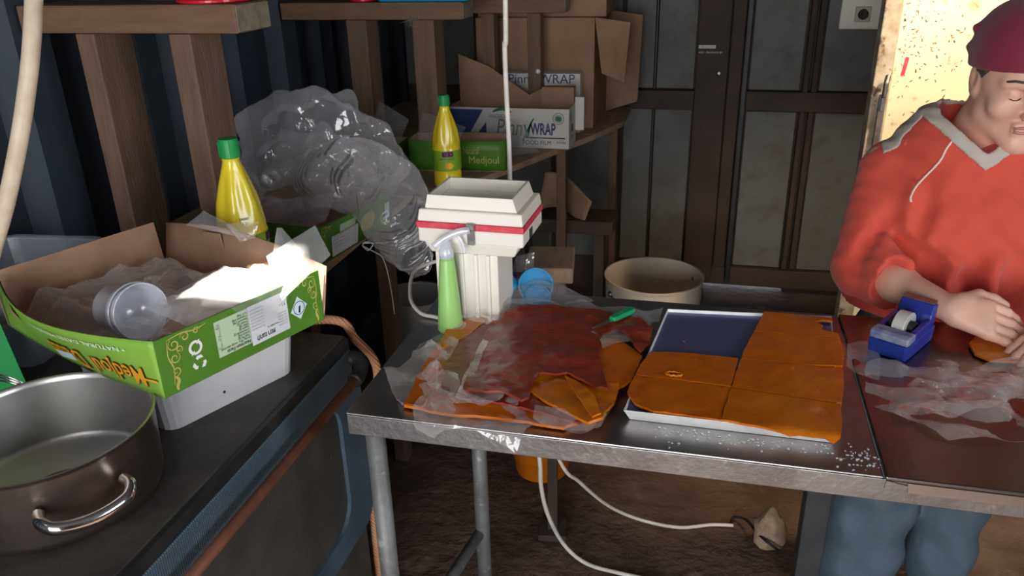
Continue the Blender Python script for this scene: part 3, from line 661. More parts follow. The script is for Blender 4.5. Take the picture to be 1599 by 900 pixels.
put_text('9.5 s', .0085, up(.234, .0655), K['ink'], side, width=.012)
put_text('net weight kg', .005, up(.215, .0365), K['ink'], side, width=.022)
b = MB(); b.add([sd(.243, .040), sd(.262, .022), sd(.279, .044), sd(.260, .064)], [(0, 1, 2, 3)]); b.build('diamond_sticker', K['sky_label'], side, fix=False)
b = MB(); arc = [Vector((.261+.0115*math.cos(2*PI*i/28), .043+.0115*math.sin(2*PI*i/28), 0)) for i in range(29)]
V = []
for p in arc: d = Vector((p.x-.261, p.y-.043, 0)).normalized(); V += [sd(p.x+d.x*.0006, p.y+d.y*.0006, .0019), sd(p.x-d.x*.0006, p.y-d.y*.0006, .0019)]
b.add(V, [(2*i, 2*i+2, 2*i+3, 2*i+1) for i in range(28)])
b.add([sd(.2585, .035, .0019), sd(.2625, .034, .0019), sd(.2645, .047, .0019), sd(.2605, .046, .0019)], [(0, 1, 2, 3)]); b.build('diamond_emblem', K['ink'], side, fix=False)
# printing on the bowed front face (upside down); w runs left from the near corner
def lup(w0, z0, off=.0032): return lambda x, y: lime(w0+x, z0-y, off)
fp = [c for c in o.children if c.name.startswith('front_panel')][0]
put_text('• NATURAL DATES MEDJOUL •', .0105, lup(.048, .0785), K['white_ink'], fp, width=.22)
put_text('Medjoul', .044, lup(.028, .046, .003), K['brown_ink'], fp, width=.112, bold=.03, shear=-.1)
put_text('Medjoul', .044, lup(.0275, .0465, .0038), K['orange_ink'], fp, width=.112, bold=.008, shear=-.1)
put_text('Dates', .050, lup(.158, .050, .003), K['brown_ink'], fp, width=.09, bold=.03, shear=-.1)
put_text('Dates', .050, lup(.1575, .0505, .0038), K['orange_ink'], fp, width=.09, bold=.008, shear=-.1)
b = MB(); b.grid(lambda u, v: lime(.004+.026*u, .026+.004*v, .0034), 6, 1); b.build('orange_stroke', K['orange_ink'], fp, fix=False)
b = MB(); b.grid(lambda u, v: lime(.185+.055*u, .024+.016*v-.008*u, .0040), 6, 1); b.build('pale_sticker', K['sky_label'], fp, fix=False)
b = MB(); b.grid(lambda u, v: lime(.345+.05*u, .050+.026*v*math.sin(PI*(.15+.8*u)), .0034), 10, 1); b.build('torn_hand_hole', K['kraft'], fp, fix=False)

# contents of the near carton: crumpled film and round tubs
def box_w(u, w_, z=0): return A0+Vector((math.cos(ANG)*u-math.sin(ANG)*w_, math.sin(ANG)*u+math.cos(ANG)*w_, z))
fo = folds(4, 8, 8, 40)
def heap(x, y):
    d = Vector((x, y, 0))-A0; u = d.x*math.cos(ANG)+d.y*math.sin(ANG); w_ = -d.x*math.sin(ANG)+d.y*math.cos(ANG)
    e = max(0, min(1, min(u/.05, (U1-u)/.04, w_/.05, (W1-w_)/.05)))
    return A0.z+.008+.030*e+.040*math.exp(-((u-.23)**2+(w_-.10)**2)/.010)+.012*math.exp(-((u-.12)**2+(w_-.28)**2)/.012)+max(-.015, fo(x, y)*.40)*e
poly = [box_w(.012, .012), box_w(U1-.012, .012), box_w(U1-.012, W1-.02), box_w(.0, W1-.02)]
m_ = sheet_poly(poly, heap, .009); tag(m_.build('plastic_film', K['film_bright'], smooth=False, fix=False), 'crumpled clear film filling the near green carton', 'film', 'loose film in the near carton')
def film_patch(pts, label, m=K['film_bright'], nu=14, nv=14, amp=.006, seed=3, name='plastic_film', group='loose film in the near carton'):
    """bilinear patch through four 3-D corners with creases"""
    a, b_, c, d = [Vector(p) for p in pts]; f = folds(seed, 6, 10, 60); nr = (b_-a).cross(d-a).normalized()
    q = MB(); q.grid(lambda u, v: a.lerp(b_, u).lerp(d.lerp(c, u), v)+nr*(amp*8*f(u*.25, v*.25)+amp*math.sin(PI*u)*math.sin(PI*v)*2), nu, nv)
    return tag(q.build(name, m, fix=False), label, 'film', group)
film_patch([at_y(440, 470, 1.06), at_y(516, 398, 1.13), at_y(492, 352, 1.15), at_y(415, 400, 1.10)], 'stiff folded film corner sticking up at the right of the near carton', amp=.003, seed=21)
film_patch([at_y(425, 405, 1.13), at_y(472, 392, 1.14), at_y(440, 356, 1.16), at_y(432, 356, 1.16)], 'small upright film point in the middle of the near carton', amp=.002, seed=5, nu=8, nv=8)
film_patch([at_y(290, 352, 1.215), at_y(385, 372, 1.19), at_y(362, 352, 1.20), at_y(318, 329, 1.215)], 'clear film flap standing up before the near lemon bottle', K['film'], amp=.004, seed=11)
film_patch([at_y(375, 378, 1.17), at_y(398, 372, 1.17), at_y(404, 346, 1.18), at_y(352, 350, 1.18)], 'short clear film tab against the foot of the near lemon bottle', K['film'], amp=.002, seed=15, nu=8, nv=8)
film_patch([box_w(.08, .03, .075), box_w(.29, .015, .090), box_w(.27, .20, .075), box_w(.10, .19, .06)], 'added whiter film sheet standing for the sun patch across the right half of the near carton', K['film_sun'], amp=.007, seed=23, nu=30, nv=30)  # added sheet that widens the sun patch
# clear film tongue hanging over the green side
fl = [at_z(388, 473, 1.076), at_z(472, 430, 1.083), at_z(470, 445, 1.077)]
a = box_w(.125, .01, .106); b1_ = box_w(.250, .006, .104); c1 = box_w(.235, -.008, .070); c2 = box_w(.190, -.010, .036); c3_ = box_w(.160, -.008, .062)
q = MB(); q.add([a, b1_, box_w(.13, -.006, HB+.002), box_w(.245, -.006, HB+.002), c3_, c1, c2], [(0, 1, 3, 2), (2, 3, 5, 4), (4, 5, 6)])
tag(q.build('plastic_film', K['film'], fix=False), 'pointed clear film tongue hanging over the printed label of the near carton', 'film', 'loose film in the near carton')
film_patch([box_w(.03, .22, .03), box_w(.05, .12, .035), box_w(.10, .13, .055), box_w(.08, .24, .045)], 'silvery film scrap tucked behind the front of the near carton', amp=.004, seed=31, nu=8, nv=8)
def round_tub(label, c, axis, r=.0465, h=.052):
    M = Matrix.Translation(c) @ Vector(axis).to_track_quat('Z', 'Y').to_matrix().to_4x4()
    o = thing('round_tub', label, 'tub', c, 0, 'nested clear round tubs'); Mi = Matrix.Translation(-Vector(c)) @ M
    b = MB(); b.lathe([(.0, -h), (r*.80, -h), (r*.84, -h+.004), (r*.93, -.010), (r*.955, -.009), (r*.955, .0), (r*.945, .0), (r*.925, -.008), (r*.83, -h+.005), (.0, -h+.003)], 56, Mi); b.build('cup', K['clear_tub'], o, smooth=True)
    b = MB(); b.lathe([(r*.955, -.001), (r, -.002), (r, .003), (r*.955, .002)], 56, Mi, closed=True); b.build('rim', K['clear_tub'], o, smooth=True)
    return o
tocam = (Vector((0, 0, CAM_H))-at_t(220, 488, 1.27)).normalized(); ax = (tocam*.72+RT*.68-DN*(-.12)).normalized()
cR = at_t(220, 487, 1.27)
round_tub('front one of two nested clear round tubs in the near carton', cR, ax, .0465, .056)
round_tub('rear one of two nested clear round tubs in the near carton', cR-ax*.014, ax, .0470, .060)

# ================================================================== far left: clear tub, hose, wire, green scrap
CT = at_z(75, 372, .99)
o = thing('clear_tub', 'frosted clear rectangular tub standing by the left wall', 'tub', (-1.425, 1.285, .8605), R(-84))
tubwall(.24, .20, .165, .0015, .014).build('wall', K['frost'], o)
b = MB(); P = rrect(-.024, .264, -.024, .224, .04, 4); Q = rrect(-.013, .253, -.013, .213, .034, 4); n = len(P)
b.add([(p[0], p[1], .163) for p in P]+[(p[0], p[1], .169) for p in P]+[(p[0], p[1], .169) for p in Q]+[(p[0], p[1], .163) for p in Q], [(r*n+i, r*n+(i+1) % n, ((r+1) % 4)*n+(i+1) % n, ((r+1) % 4)*n+i) for r in range(4) for i in range(n)])
b.build('rim', K['frost'], o)
path = catmull([at_t(60, -160, 1.10), at_t(54, -30, 1.10), at_t(50, 60, 1.10), at_t(42, 140, 1.11), at_t(25, 245, 1.13), at_t(-2, 360, 1.18), at_t(-45, 470, 1.22), at_z(-150, 600, .873)], 8)
top = path[0]; path = [Vector((top.x, top.y-.0, CEIL-.001)), Vector((top.x, top.y, 1.95))]+path
b = MB(); b.tube(path, .0115, 16); tag(b.build('cream_hose', K['hose'], smooth=True), 'thick cream hose hanging down at the far left over the stove', 'hose')
q0 = at_z(20, 603, .985); b = MB()
for k in range(3): b.tube(catmull([Vector((-1.12, .90, .862+.004*k)), Vector((-1.10, .865, .93+.004*k)), Vector((-1.055, .842, .975+.006*k)), Vector((-1.01, .838, .985+.005*k)), Vector((-.985, .85, .962+.004*k)), Vector((-.99, .87, .90))], 6), .0016, 8)
tag(b.build('wire_loop', K['chrome'], smooth=True), 'thin bright wire loops sticking up behind the pot rim', 'wire')
o = thing('green_scrap', 'upright green card piece at the far left edge behind the pot', 'card', (-1.20, .985, .8605))
b = MB(); b.prism([(-.12, 0), (.045, 0), (.02, .13), (-.12, .14)], 0, .002, Matrix.Rotation(R(20), 4, 'Z') @ Matrix.Rotation(R(82), 4, 'X')); b.build('card', K['cap_green'], o)

# ================================================================== cartons on the shelves
def at_x(x, y, X): d = ray(x, y); return Vector((0, 0, CAM_H)) + d*(X/d.x)
def open_carton(label, loc, rz, L_, W_, h, gap=0, m=K['box_green']):
    o = thing('date_carton', label, 'box', loc, rz, 'green date cartons')
    b = MB(); b.box(.0, L_, 0, W_, 0, .002); b.build('base', K['kraft'], o)
    ps = {}
    for nm, A, B, nrm in (('side_panel', (0, 0), (L_, 0), (0, 1)), ('end_panel', (0, 0), (0, W_), (1, 0)), ('side_panel', (0, W_), (L_, W_), (0, -1)), ('end_panel', (L_, 0), (L_, W_), (-1, 0))):
        def pos(u, v, k, A=A, B=B, nrm=nrm, nm=nm): return Vector((A[0]+(B[0]-A[0])*u, A[1]+(B[1]-A[1])*u, .002+v*h))+Vector((nrm[0], nrm[1], 0))*(k-.014*v*(1-(2*u-1)**2)*(1 if nm == 'side_panel' else .3))
        b = MB(); b.grid(lambda u, v: pos(u, v, 0), 14, 3); pn = b.build(nm, m, o, smooth=True, solid=.001, fix=False)
        b = MB(); b.grid(lambda u, v: pos(u, v*.99, .0025), 14, 3); b.build('lining', K['kraft'], o, smooth=True, fix=False, solid=.0006)
        ps.setdefault(nm, []).append((pn, pos))
    return o, ps
# second carton: local x along the shelf edge (A->B), y into the shelf
pA = Vector((-.868, 1.592, SH+.0005)); an = math.atan2(1.905-1.56, -.822+.872)
o, ps = open_carton('green date carton on the shelf behind the near bottle, plastic bag inside', pA, an, .325, .28, .092)
pn, pos = ps['side_panel'][0]
def onp(u0, u1, v0, v1, m, nm, d=-.0022):
    b = MB(); b.grid(lambda u, v: pos(u0+(u1-u0)*u, v0+(v1-v0)*v, d), 6, 2); return b.build(nm, m, pn, fix=False)
onp(.12, .46, .06, .62, K['label_white'], 'white_label'); onp(.22, .42, .64, .84, K['pale_green'], 'pale_label'); onp(.88, .96, .25, .7, K['sky_label'], 'pale_sticker')
for i in range(4): put_text('DATES PRODUCT LOT', .006, lambda x, y, i=i: pos((.05+x)/.35, (.052-.009*i+y)/.092, -.003), K['grey_ink'], pn, width=.07)
ornament(lambda x, y: pos((.004+x*.6)/.35, y/.092*.98, -.0024)).build('gold_scrollwork', K['gold'], pn, fix=False)
b = MB(); P = [pos(.60+.11*math.cos(2*PI*i/24)*(1 if i % 2 else .96), .52+.27*math.sin(2*PI*i/24), -.0026) for i in range(24)]; b.add(P, [tuple(range(24))]); b.build('torn_hand_hole', K['gold'], pn, fix=False)
# third carton beyond, by the middle post
o, ps = open_carton('small green date carton behind the far lemon bottle', (-.965, 2.44, SH+.0005), R(5), .32, .11, .10)
pn, pos = ps['side_panel'][0]
put_text('Natural', .036, lambda x, y: pos((.185+x)/.32, (.058+y)/.10, -.003), K['gold'], pn, width=.05)
put_text('Medjoul', .036, lambda x, y: pos((.20+x)/.32, (.026+y)/.10, -.003), K['gold'], pn, width=.1)
film_patch([(-.94, 2.45, .985), (-.80, 2.45, .975), (-.80, 2.55, 1.01), (-.95, 2.55, 1.06)], 'loose film rising out of the small far green carton', K['film'], amp=.008, seed=41, group='film on the shelves')
o, ps = open_carton('green date carton with a torn hand hole seen between the timber posts', (-1.30, 2.36, SH+.0005), R(2), .30, .17, .085)
pn, pos = ps['side_panel'][0]
b = MB(); P = [pos(.70+.14*math.cos(2*PI*i/20), .35+.34*math.sin(2*PI*i/20), -.0026) for i in range(20)]; b.add(P, [tuple(range(20))]); b.build('torn_hand_hole', K['kraft'], pn, fix=False)
film_patch([(-1.13, 2.42, .93), (-1.0, 2.42, .96), (-1.0, 2.55, 1.03), (-1.10, 2.55, 1.09)], 'clear film sticking up from the carton between the timber posts', K['film'], amp=.01, seed=43, group='film on the shelves')
# white cling-wrap carton
o = thing('wrap_carton', 'white cling wrap carton with an open brown lid on the far shelf', 'box', (-.94, 2.80, SH+.0005))
L_, D_, h_ = .445, .145, .142
b = MB(); b.box(0, L_, 0, .003, 0, h_); fr = b.build('front_panel', K['white_card'], o)
b = MB(); b.box(L_-.003, L_, .0032, D_-.003, 0, h_); sp = b.build('end_panel', K['white_card'], o)
b = MB(); b.box(0, .003, .0032, D_-.003, 0, h_); b.box(.0032, L_-.0032, .0032, D_-.0032, 0, .003); b.build('base', K['kraft_dark'], o)
b = MB(); b.prism([(0, 0), (L_, 0), (L_, .205), (.34, .20), (.27, .165), (.12, .265), (0, .31)], 0, .003, Matrix.Translation((0, D_, 0)) @ Matrix.Rotation(R(90), 4, 'X')); b.build('raised_lid', K['kraft_dark'], o)
b = MB(); b.box(L_-.12, L_-.002, D_-.035, D_-.0035, .02, .20); b.build('inner_flap', K['kraft_dark'], o)
b = MB(); b.box(L_+.002, L_+.035, D_-.03, D_-.027, .045, .165); b.build('side_tab', K['white_card'], o)
FRT = lambda x, y, d=.0012: Vector((x, -d, y))
b = MB(); b.add([FRT(.0, .135), FRT(.13, .135), FRT(.055, .012), FRT(0, .012)], [(0, 1, 2, 3)]); b.build('navy_stripe', K['navy_ink'], fr, fix=False)
b = MB(); b.add([FRT(.07, .0), FRT(.14, .09), FRT(.14, .0)], [(0, 1, 2)]); b.build('navy_triangle', K['navy_ink'], fr, fix=False)
b = MB(); b.add([FRT(.10, .03, .0016), FRT(.122, .054, .0016), FRT(.117, .028, .0016)], [(0, 1, 2)]); b.build('white_arrow', K['white_ink'], fr, fix=False)
put_text('ANCHOR', .022, lambda x, y: FRT(.150+x, .105+y), K['grey_ink'], fr, width=.07)
b = MB(); ribbon(b, [Vector((.165, .128, 0)), Vector((.20, .139, 0)), Vector((.235, .128, 0))], .006, lambda x, y: FRT(x, y)); b.build('green_swoosh', K['green_ink'], fr, fix=False)
put_text('Pinny', .085, lambda x, y: FRT(.175+x, .045+y), K['green_ink'], fr, width=.125, shear=.15)
b = MB(); ribbon(b, [Vector((.285, .045, 0)), Vector((.292, .04, 0)), Vector((.305, .085, 0)), Vector((.318, .108, 0))], .004, lambda x, y: FRT(x, y)); b.build('green_stroke', K['green_ink'], fr, fix=False)
put_text('WRAP', .058, lambda x, y: FRT(.305+x, .050+y), K['navy_ink'], fr, width=.092, bold=.03)
b = MB(); b.add([FRT(.29, .036), FRT(.432, .036), FRT(.432, .040), FRT(.29, .040)], [(0, 1, 2, 3)]); b.build('rule', K['ink'], fr, fix=False)
put_text('FOOD FILM', .022, lambda x, y: FRT(.275+x, .013+y), K['ink'], fr, width=.105)
put_text('PW300', .013, lambda x, y: FRT(.40+x, .018+y), K['ink'], fr, width=.034)
b = MB()
for rr_ in (.021, .014):
    V = []
    for i in range(25): a = 2*PI*i/24; V += [FRT(.407+(rr_-.002)*math.cos(a), .108+(rr_-.002)*math.sin(a)), FRT(.407+rr_*math.cos(a), .108+rr_*math.sin(a))]
    b.add(V, [(2*i, 2*i+1, 2*i+3, 2*i+2) for i in range(24)])
b.add([FRT(.407+.010*math.cos(2*PI*i/12)*(1+.2*(i % 2)), .108+.010*math.sin(2*PI*i/12)) for i in range(12)], [tuple(range(12))]); b.build('round_emblem', K['green_ink'], fr, fix=False)
END = lambda x, y: Vector((L_+.0012, x, y))
put_text('A', .05, lambda x, y: END(.02+x, .098+y), K['ink'], sp, width=.03); put_text('nc', .02, lambda x, y: END(.065+x, .115+y), K['ink'], sp)
put_text('a', .05, lambda x, y: END(.045+x, .055+y), K['ink'], sp, width=.04, bold=.04); put_text('PW300', .02, lambda x, y: END(.03+x, .025+y), K['grey_ink'], sp)
b = MB(); b.box(-.80, -.52, 2.97, 2.98, 1.04, 1.115)
# striped wrap box lying behind the lid
o = thing('wrap_carton', 'second white wrap carton peeping out behind the open brown lid', 'box', (-.80, 3.055, SH+.0005), R(2))
b = MB(); b.box(0, .30, 0, .075, 0, .225); b.build('body', K['white_card'], o, bevel=.002)
put_text('Pinny WRAP', .05, lambda x, y: Vector((.02+x, -.001, .188+y)), K['navy_ink'], o, width=.26)
put_text('FOOD FILM', .02, lambda x, y: Vector((.15+x, -.001, .165+y)), K['ink'], o, width=.11)
# brown cartons
o = thing('brown_carton', 'large brown cardboard carton with a drooping flap on the far shelf', 'box', (-.93, 3.15, SH+.0005))
b = MB(); b.box(0, .47, 0, .36, 0, .42); b.build('body', K['kraft_dark'], o, bevel=.003)
b = MB(); b.add([(.471, -.003, .42), (.60, .03, .40), (.585, .02, .18), (.50, -.004, .215)], [(0, 1, 2, 3)]); b.build('flap', K['kraft_dark'], o, solid=.004, fix=False)
b = MB(); b.add([(.472, .36, .42), (.62, .33, .40), (.61, .33, .05), (.472, .36, .0)], [(0, 1, 2, 3)]); b.build('rear_flap', K['kraft_dark'], o, solid=.004, fix=False)
o = thing('brown_carton', 'upper brown cardboard carton resting on the large carton', 'box', (-.92, 3.16, SH+.422), R(1))
b = MB(); b.box(0, .50, 0, .33, 0, .26); b.build('body', K['kraft_dark'], o, bevel=.003)
b = MB(); b.box(.0, .50, -.0015, -.0002, .12, .16); b.build('seam_tape', K['kraft'], o)

# ================================================================== plastic bags on the shelf
def bag(label, c, rad, seed, M=None, m=K['film_milky'], sub=5, amp=.30, lo=2.5):
    rnd = random.Random(seed); dirs = [(Vector((rnd.gauss(0, 1), rnd.gauss(0, 1), rnd.gauss(0, 1))).normalized(), rnd.uniform(lo, 5.5), rnd.uniform(0, 6)) for _ in range(8)]
    def fn(d):
        h = 0
        for q, k, ph in dirs:
            t = (d.dot(q)*k+ph+.35*noise.noise(d*2.3+Vector((seed, 0, 0)))) % 2; t = t if t < 1 else 2-t; h += (t-.5)/k
        return .98+amp*h+.16*noise.noise(d*3+Vector((seed, 3, 1)))
    b = MB(); b.blob(c, rad, fn, sub, M)
    zmin = SH+.001
    return b, zmin
b, zm = bag('', (-1.055, 1.985, 1.02), (.235, .13, .20), 5, sub=6, amp=.34, lo=1.6)
for v in b.v: v.z = max(v.z, SH+.002+.0*v.x)
bg_ = tag(b.build('plastic_bag', K['film_milky'], fix=False, smooth=True), 'big crumpled clear plastic bag against the blue wall behind the trestle', 'bag', 'crumpled plastic bags')
b, zm = bag('', (-1.05, 1.98, .99), (.15, .08, .12), 15, sub=5, amp=.45, lo=2)
for v in b.v: v.z = max(v.z, SH+.004)
b.build('inner_bundle', K['film_milky'], bg_, fix=False, smooth=True)
# second bag: a long flattened sack trailing over the shelf front
f2 = folds(77, 8, 6, 26)
def sack(u, v):
    c = catmull_pts[min(len(catmull_pts)-1, int(u*(len(catmull_pts)-1)))]; rr = .062+.045*math.sin(PI*min(1, u*1.1+.12))
    if u > .75: rr *= 1-.30*(u-.75)/.25
    a = 2*PI*v; k = 1+2.0*f2(u*.5, v*.6)*.9
    return c+Vector((math.cos(a)*rr*.9*k, math.sin(a)*rr*.45*k, math.sin(a)*rr*.75*k))
catmull_pts = catmull([(-.965, 1.80, 1.04), (-.90, 1.79, 1.058), (-.82, 1.76, 1.045), (-.745, 1.73, 1.005), (-.70, 1.70, .945), (-.68, 1.69, .895), (-.672, 1.69, .87)], 10)
b = MB(); b.grid(sack, 90, 64); tag(b.build('plastic_bag', K['film_milky'], fix=False, smooth=True), 'long clear plastic bag trailing over the shelf front beside the white grinder', 'bag', 'crumpled plastic bags')
film_patch([(-1.0, 1.60, .93), (-.86, 1.62, .99), (-.92, 1.80, 1.0), (-1.12, 1.80, .97)], 'clear film spilling out of the second green carton', K['film_milky'], amp=.012, seed=51, nu=26, nv=26, group='film on the shelves')
film_patch([(-1.16, 1.62, .90), (-.98, 1.60, .945), (-.98, 1.74, .99), (-1.16, 1.76, 1.0)], 'grey plastic sheet between the trestle post and the second carton', K['film_milky'], amp=.012, seed=52, nu=26, nv=26, group='film on the shelves')
film_patch([(-.70, 2.60, SH+.012), (-.585, 2.72, SH+.006), (-.66, 2.76, .99), (-.77, 2.76, 1.01)], 'crumpled clear film lying in front of the white wrap carton', K['film_milky'], amp=.010, seed=61, nu=20, nv=20, group='film on the shelves')
# string tied on the shelf front
XS = -.8600
b = MB(); b.tube(catmull([at_x(566, 384, XS), at_x(585, 394, XS+.004), at_x(597, 402, XS+.012), at_x(605, 425, XS+.014), at_x(611, 455, XS+.014), at_x(616, 490, XS+.014)], 6), .0014, 7)
b.tube(catmull([at_x(566, 384, XS), at_x(575, 391, XS+.004), at_x(582, 381, XS+.004), at_x(570, 378, XS+.002), at_x(566, 384, XS)], 6), .0018, 7); b.tube([at_x(566, 380, XS), at_x(606, 379, XS+.003)], .0014, 6)
tag(b.build('white_string', K['string'], smooth=True), 'thin white string knotted at the second green carton and hanging down', 'string')

# ================================================================== stainless worktable
TZ = .90
TX0, TX1, TXS, TY0, TY1 = -.53, 1.42, .262, .985, 1.505
o = thing('worktable', 'long stainless steel worktable with two top sheets and tube legs', 'table', (0, 1.25, 0))
b = MB(); b.box(TX0, TXS, TY0, TY1, TZ-.004, TZ); b.build('top_sheet', K['steel'], o, world=True, bevel=.0025)
b = MB(); b.box(TXS+.001, TX1, TY0-.004, TY1, TZ-.004, TZ+.003); b.build('top_sheet', K['steel_brown'], o, world=True, bevel=.0025)
b = MB(); b.box(TX0+.001, TX1-.001, TY0+.0005, TY0+.004, TZ-.040, TZ-.0042); b.build('front_lip', K['steel_dull'], o, world=True, bevel=.001)
b = MB(); b.box(TX0+.0005, TX0+.004, TY0+.0045, TY1-.001, TZ-.040, TZ-.0042); b.build('end_lip', K['steel_dull'], o, world=True, bevel=.001)
b = MB(); b.box(TX0+.001, TX1-.001, TY1-.004, TY1-.0005, TZ-.040, TZ-.0042); b.build('back_lip', K['steel_dull'], o, world=True)
b = MB(); b.prism([(TXS+.03, TZ-.0045), (TX1, TZ-.0045), (TX1, TZ-.022), (TXS+.032, TZ-.020)], 0, .003, Matrix.Translation((0, TY0+.0003, 0)) @ Matrix.Rotation(R(90), 4, 'X')); b.build('folded_lip', K['steel'], o, world=True)
b = MB(); b.prism([(TXS+.003, TZ-.0045), (TXS+.031, TZ-.010), (TXS+.030, TZ-.021), (TXS+.002, TZ-.018)], 0, .0022, Matrix.Translation((0, TY0+.0003, 0)) @ Matrix.Rotation(R(90), 4, 'X')); b.build('corner_fold', K['steel_dull'], o, world=True)
for x, y_ in ((-.505, 1.03), (-.443, 1.40), (1.36, 1.03), (1.36, 1.45)):
    b = MB(); b.tube([(x, y_, 0), (x, y_, TZ-.0045)], .0165, 18); b.build('leg', K['steel_leg'], o, world=True, smooth=True)
b = MB(); b.box(.245, .295, 1.44, 1.49, 0, TZ-.0045); b.build('leg', K['dark_steel'], o, world=True, bevel=.003)
b = MB(); b.tube([(-.4975, 1.04, .335), (-.449, 1.387, .335)], .013, 14); b.build('stretcher', K['steel_leg'], o, world=True, smooth=True)
b = MB(); b.tube([(1.36, 1.05, .335), (1.36, 1.43, .335)], .013, 14); b.build('stretcher', K['steel_leg'], o, world=True, smooth=True)
# pale crumbs scattered near the front edge
b = MB(); rnd = random.Random(5)
for i in range(170):
    if rnd.random() < .6: x = rnd.uniform(-.05, .2); y_ = 1.045-abs(rnd.gauss(0, .018))
    else: x = .235+rnd.gauss(0, .02); y_ = 1.02+rnd.gauss(0, .02)
    if y_ < TY0+.004: continue
    s = rnd.uniform(.0006, .0016); b.blob((x, y_, TZ+s*.5), (s*rnd.uniform(.8, 2), s*rnd.uniform(.8, 2.4), s*.6), None, 1)
tag(b.build('crumbs', K['label_white'], fix=False), 'tiny pale crumbs scattered on the table before the tray', 'crumbs', kind='stuff')

# ================================================================== tray with cut orange fruit leather
TR = [at_z(973, 641, .922), at_z(1312, 680, .922), at_z(1299, 494, .922), at_z(1042, 482, .922)]
c0 = (TR[0]+TR[1]+TR[2]+TR[3])/4
o = thing('baking_tray', 'shallow aluminium baking tray on the worktable, a blue reflection painted into its bottom', 'tray', (c0.x, c0.y, TZ+.0002))
def inset(P, d, z):
    c = sum(P, Vector())/len(P); return [Vector((p.x+(c.x-p.x)*d, p.y+(c.y-p.y)*d, z)) for p in P]
z0 = TZ+.0004; z1 = .922
rings = [inset(TR, .055, z0), inset(TR, .0, z1), inset(TR, .012, z1), inset(TR, .018, z1-.006)]
b = MB(); b.add([p for r in rings for p in r], [(r*4+i, r*4+(i+1) % 4, (r+1)*4+(i+1) % 4, (r+1)*4+i) for r in range(3) for i in range(4)]+[(3, 2, 1, 0)])
b.build('rim', K['alu'], o, world=True, bevel=.0008)
b = MB(); b.add(inset(TR, .0181, z1-.0058), [(0, 1, 2, 3)]); b.build('bottom', K['tray_in'], o, world=True, fix=False)
def slab(label, px, zt, m, thick=.004, seed=1, group='cut fruit leather pieces on the tray', wav=.0012, jag=.0015, drape=None, name='fruit_leather', cat='fruit leather', step=.008):
    P = [at_z(x, y_, zt) for x, y_ in px]; cr = folds(seed+50, 7, 50, 150)
    def zf(x, y_):
        z = zt+wav*nz(x, y_, seed, 18)+wav*.5*nz(x, y_, seed+4, 60)+(.10*cr(x, y_) if m is K['red'] else 0)
        return drape(x, y_, z) if drape else z
    q = sheet_poly(P, zf, step, jag, seed)
    return tag(q.build(name, m, smooth=True, solid=thick, off=-1, fix=False, split=40), label, cat, group)
ZS = .9238
slab('upper left orange leather piece on the tray, its edge notched by a hole', [(1018, 549), (1085, 552), (1153, 559), (1147, 583), (1142, 604), (1070, 594), (992, 585), (1002, 566)], ZS, K['orange'], seed=2)
def fdrape(x, y_, z):
    t = max(0, 1.040-y_); return z-min(.010, t*t*35+t*.4)
slab('lower left orange leather piece on the tray with a rounded corner', [(991, 587), (1070, 596), (1141, 606), (1134, 628), (1125, 656), (1085, 650), (1020, 642), (992, 630), (979, 612)], ZS, K['orange'], seed=3, drape=fdrape)
slab('top right orange leather strip on the tray with a ragged torn end', [(1194, 487), (1250, 491), (1301, 497), (1301, 502), (1285, 500), (1272, 503), (1285, 508), (1279, 513), (1310, 521), (1312, 527), (1240, 522), (1178, 517)], ZS, K['orange'], seed=4)
slab('second right orange leather strip on the tray, below the ragged one', [(1177, 519), (1240, 524), (1312, 529), (1319, 548), (1316, 572), (1240, 568), (1157, 559), (1167, 538)], ZS, K['orange'], seed=5)
slab('third right orange leather strip on the tray with a dark spot', [(1156, 561), (1240, 570), (1316, 575), (1318, 600), (1314, 629), (1230, 617), (1142, 604), (1150, 580)], ZS, K['orange'], seed=6)
slab('front right amber leather piece drooping over the tray rim', [(1141, 606), (1230, 619), (1313, 631), (1315, 655), (1313, 681), (1303, 684), (1290, 680), (1262, 677), (1235, 675), (1200, 668), (1160, 661), (1126, 655), (1134, 630)], ZS+.0015, K['amber'], seed=7, drape=fdrape)
hc = at_z(1052, 584, ZS+.003)
b = MB(); b.tube([hc+Vector((.013*math.cos(2*PI*i/20), .006*math.sin(2*PI*i/20), .0012*math.sin(3*i))) for i in range(20)], .0022, 8, closed=True); tag(b.build('leather_curl', K['amber'], smooth=True), 'raised amber ring around the hole in the upper left leather piece', 'fruit leather')
b = MB(); b.blob(at_z(1052, 584, ZS+.001), (.010, .004, .002), None, 2); tag(b.build('leather_hole', K['pit'], smooth=True), 'dark pit inside the raised ring on the tray leather', 'hole')
b = MB(); b.blob(at_z(1272, 588, ZS), (.0016, .0016, .001), None, 1); tag(b.build('dark_speck', K['pit']), 'dark speck on the third right leather strip', 'speck')
b = MB(); b.blob(at_z(1068, 533, z1-.004), (.003, .002, .001), None, 1); tag(b.build('orange_crumb', K['orange']), 'orange crumb on the bare tray bottom', 'crumb')

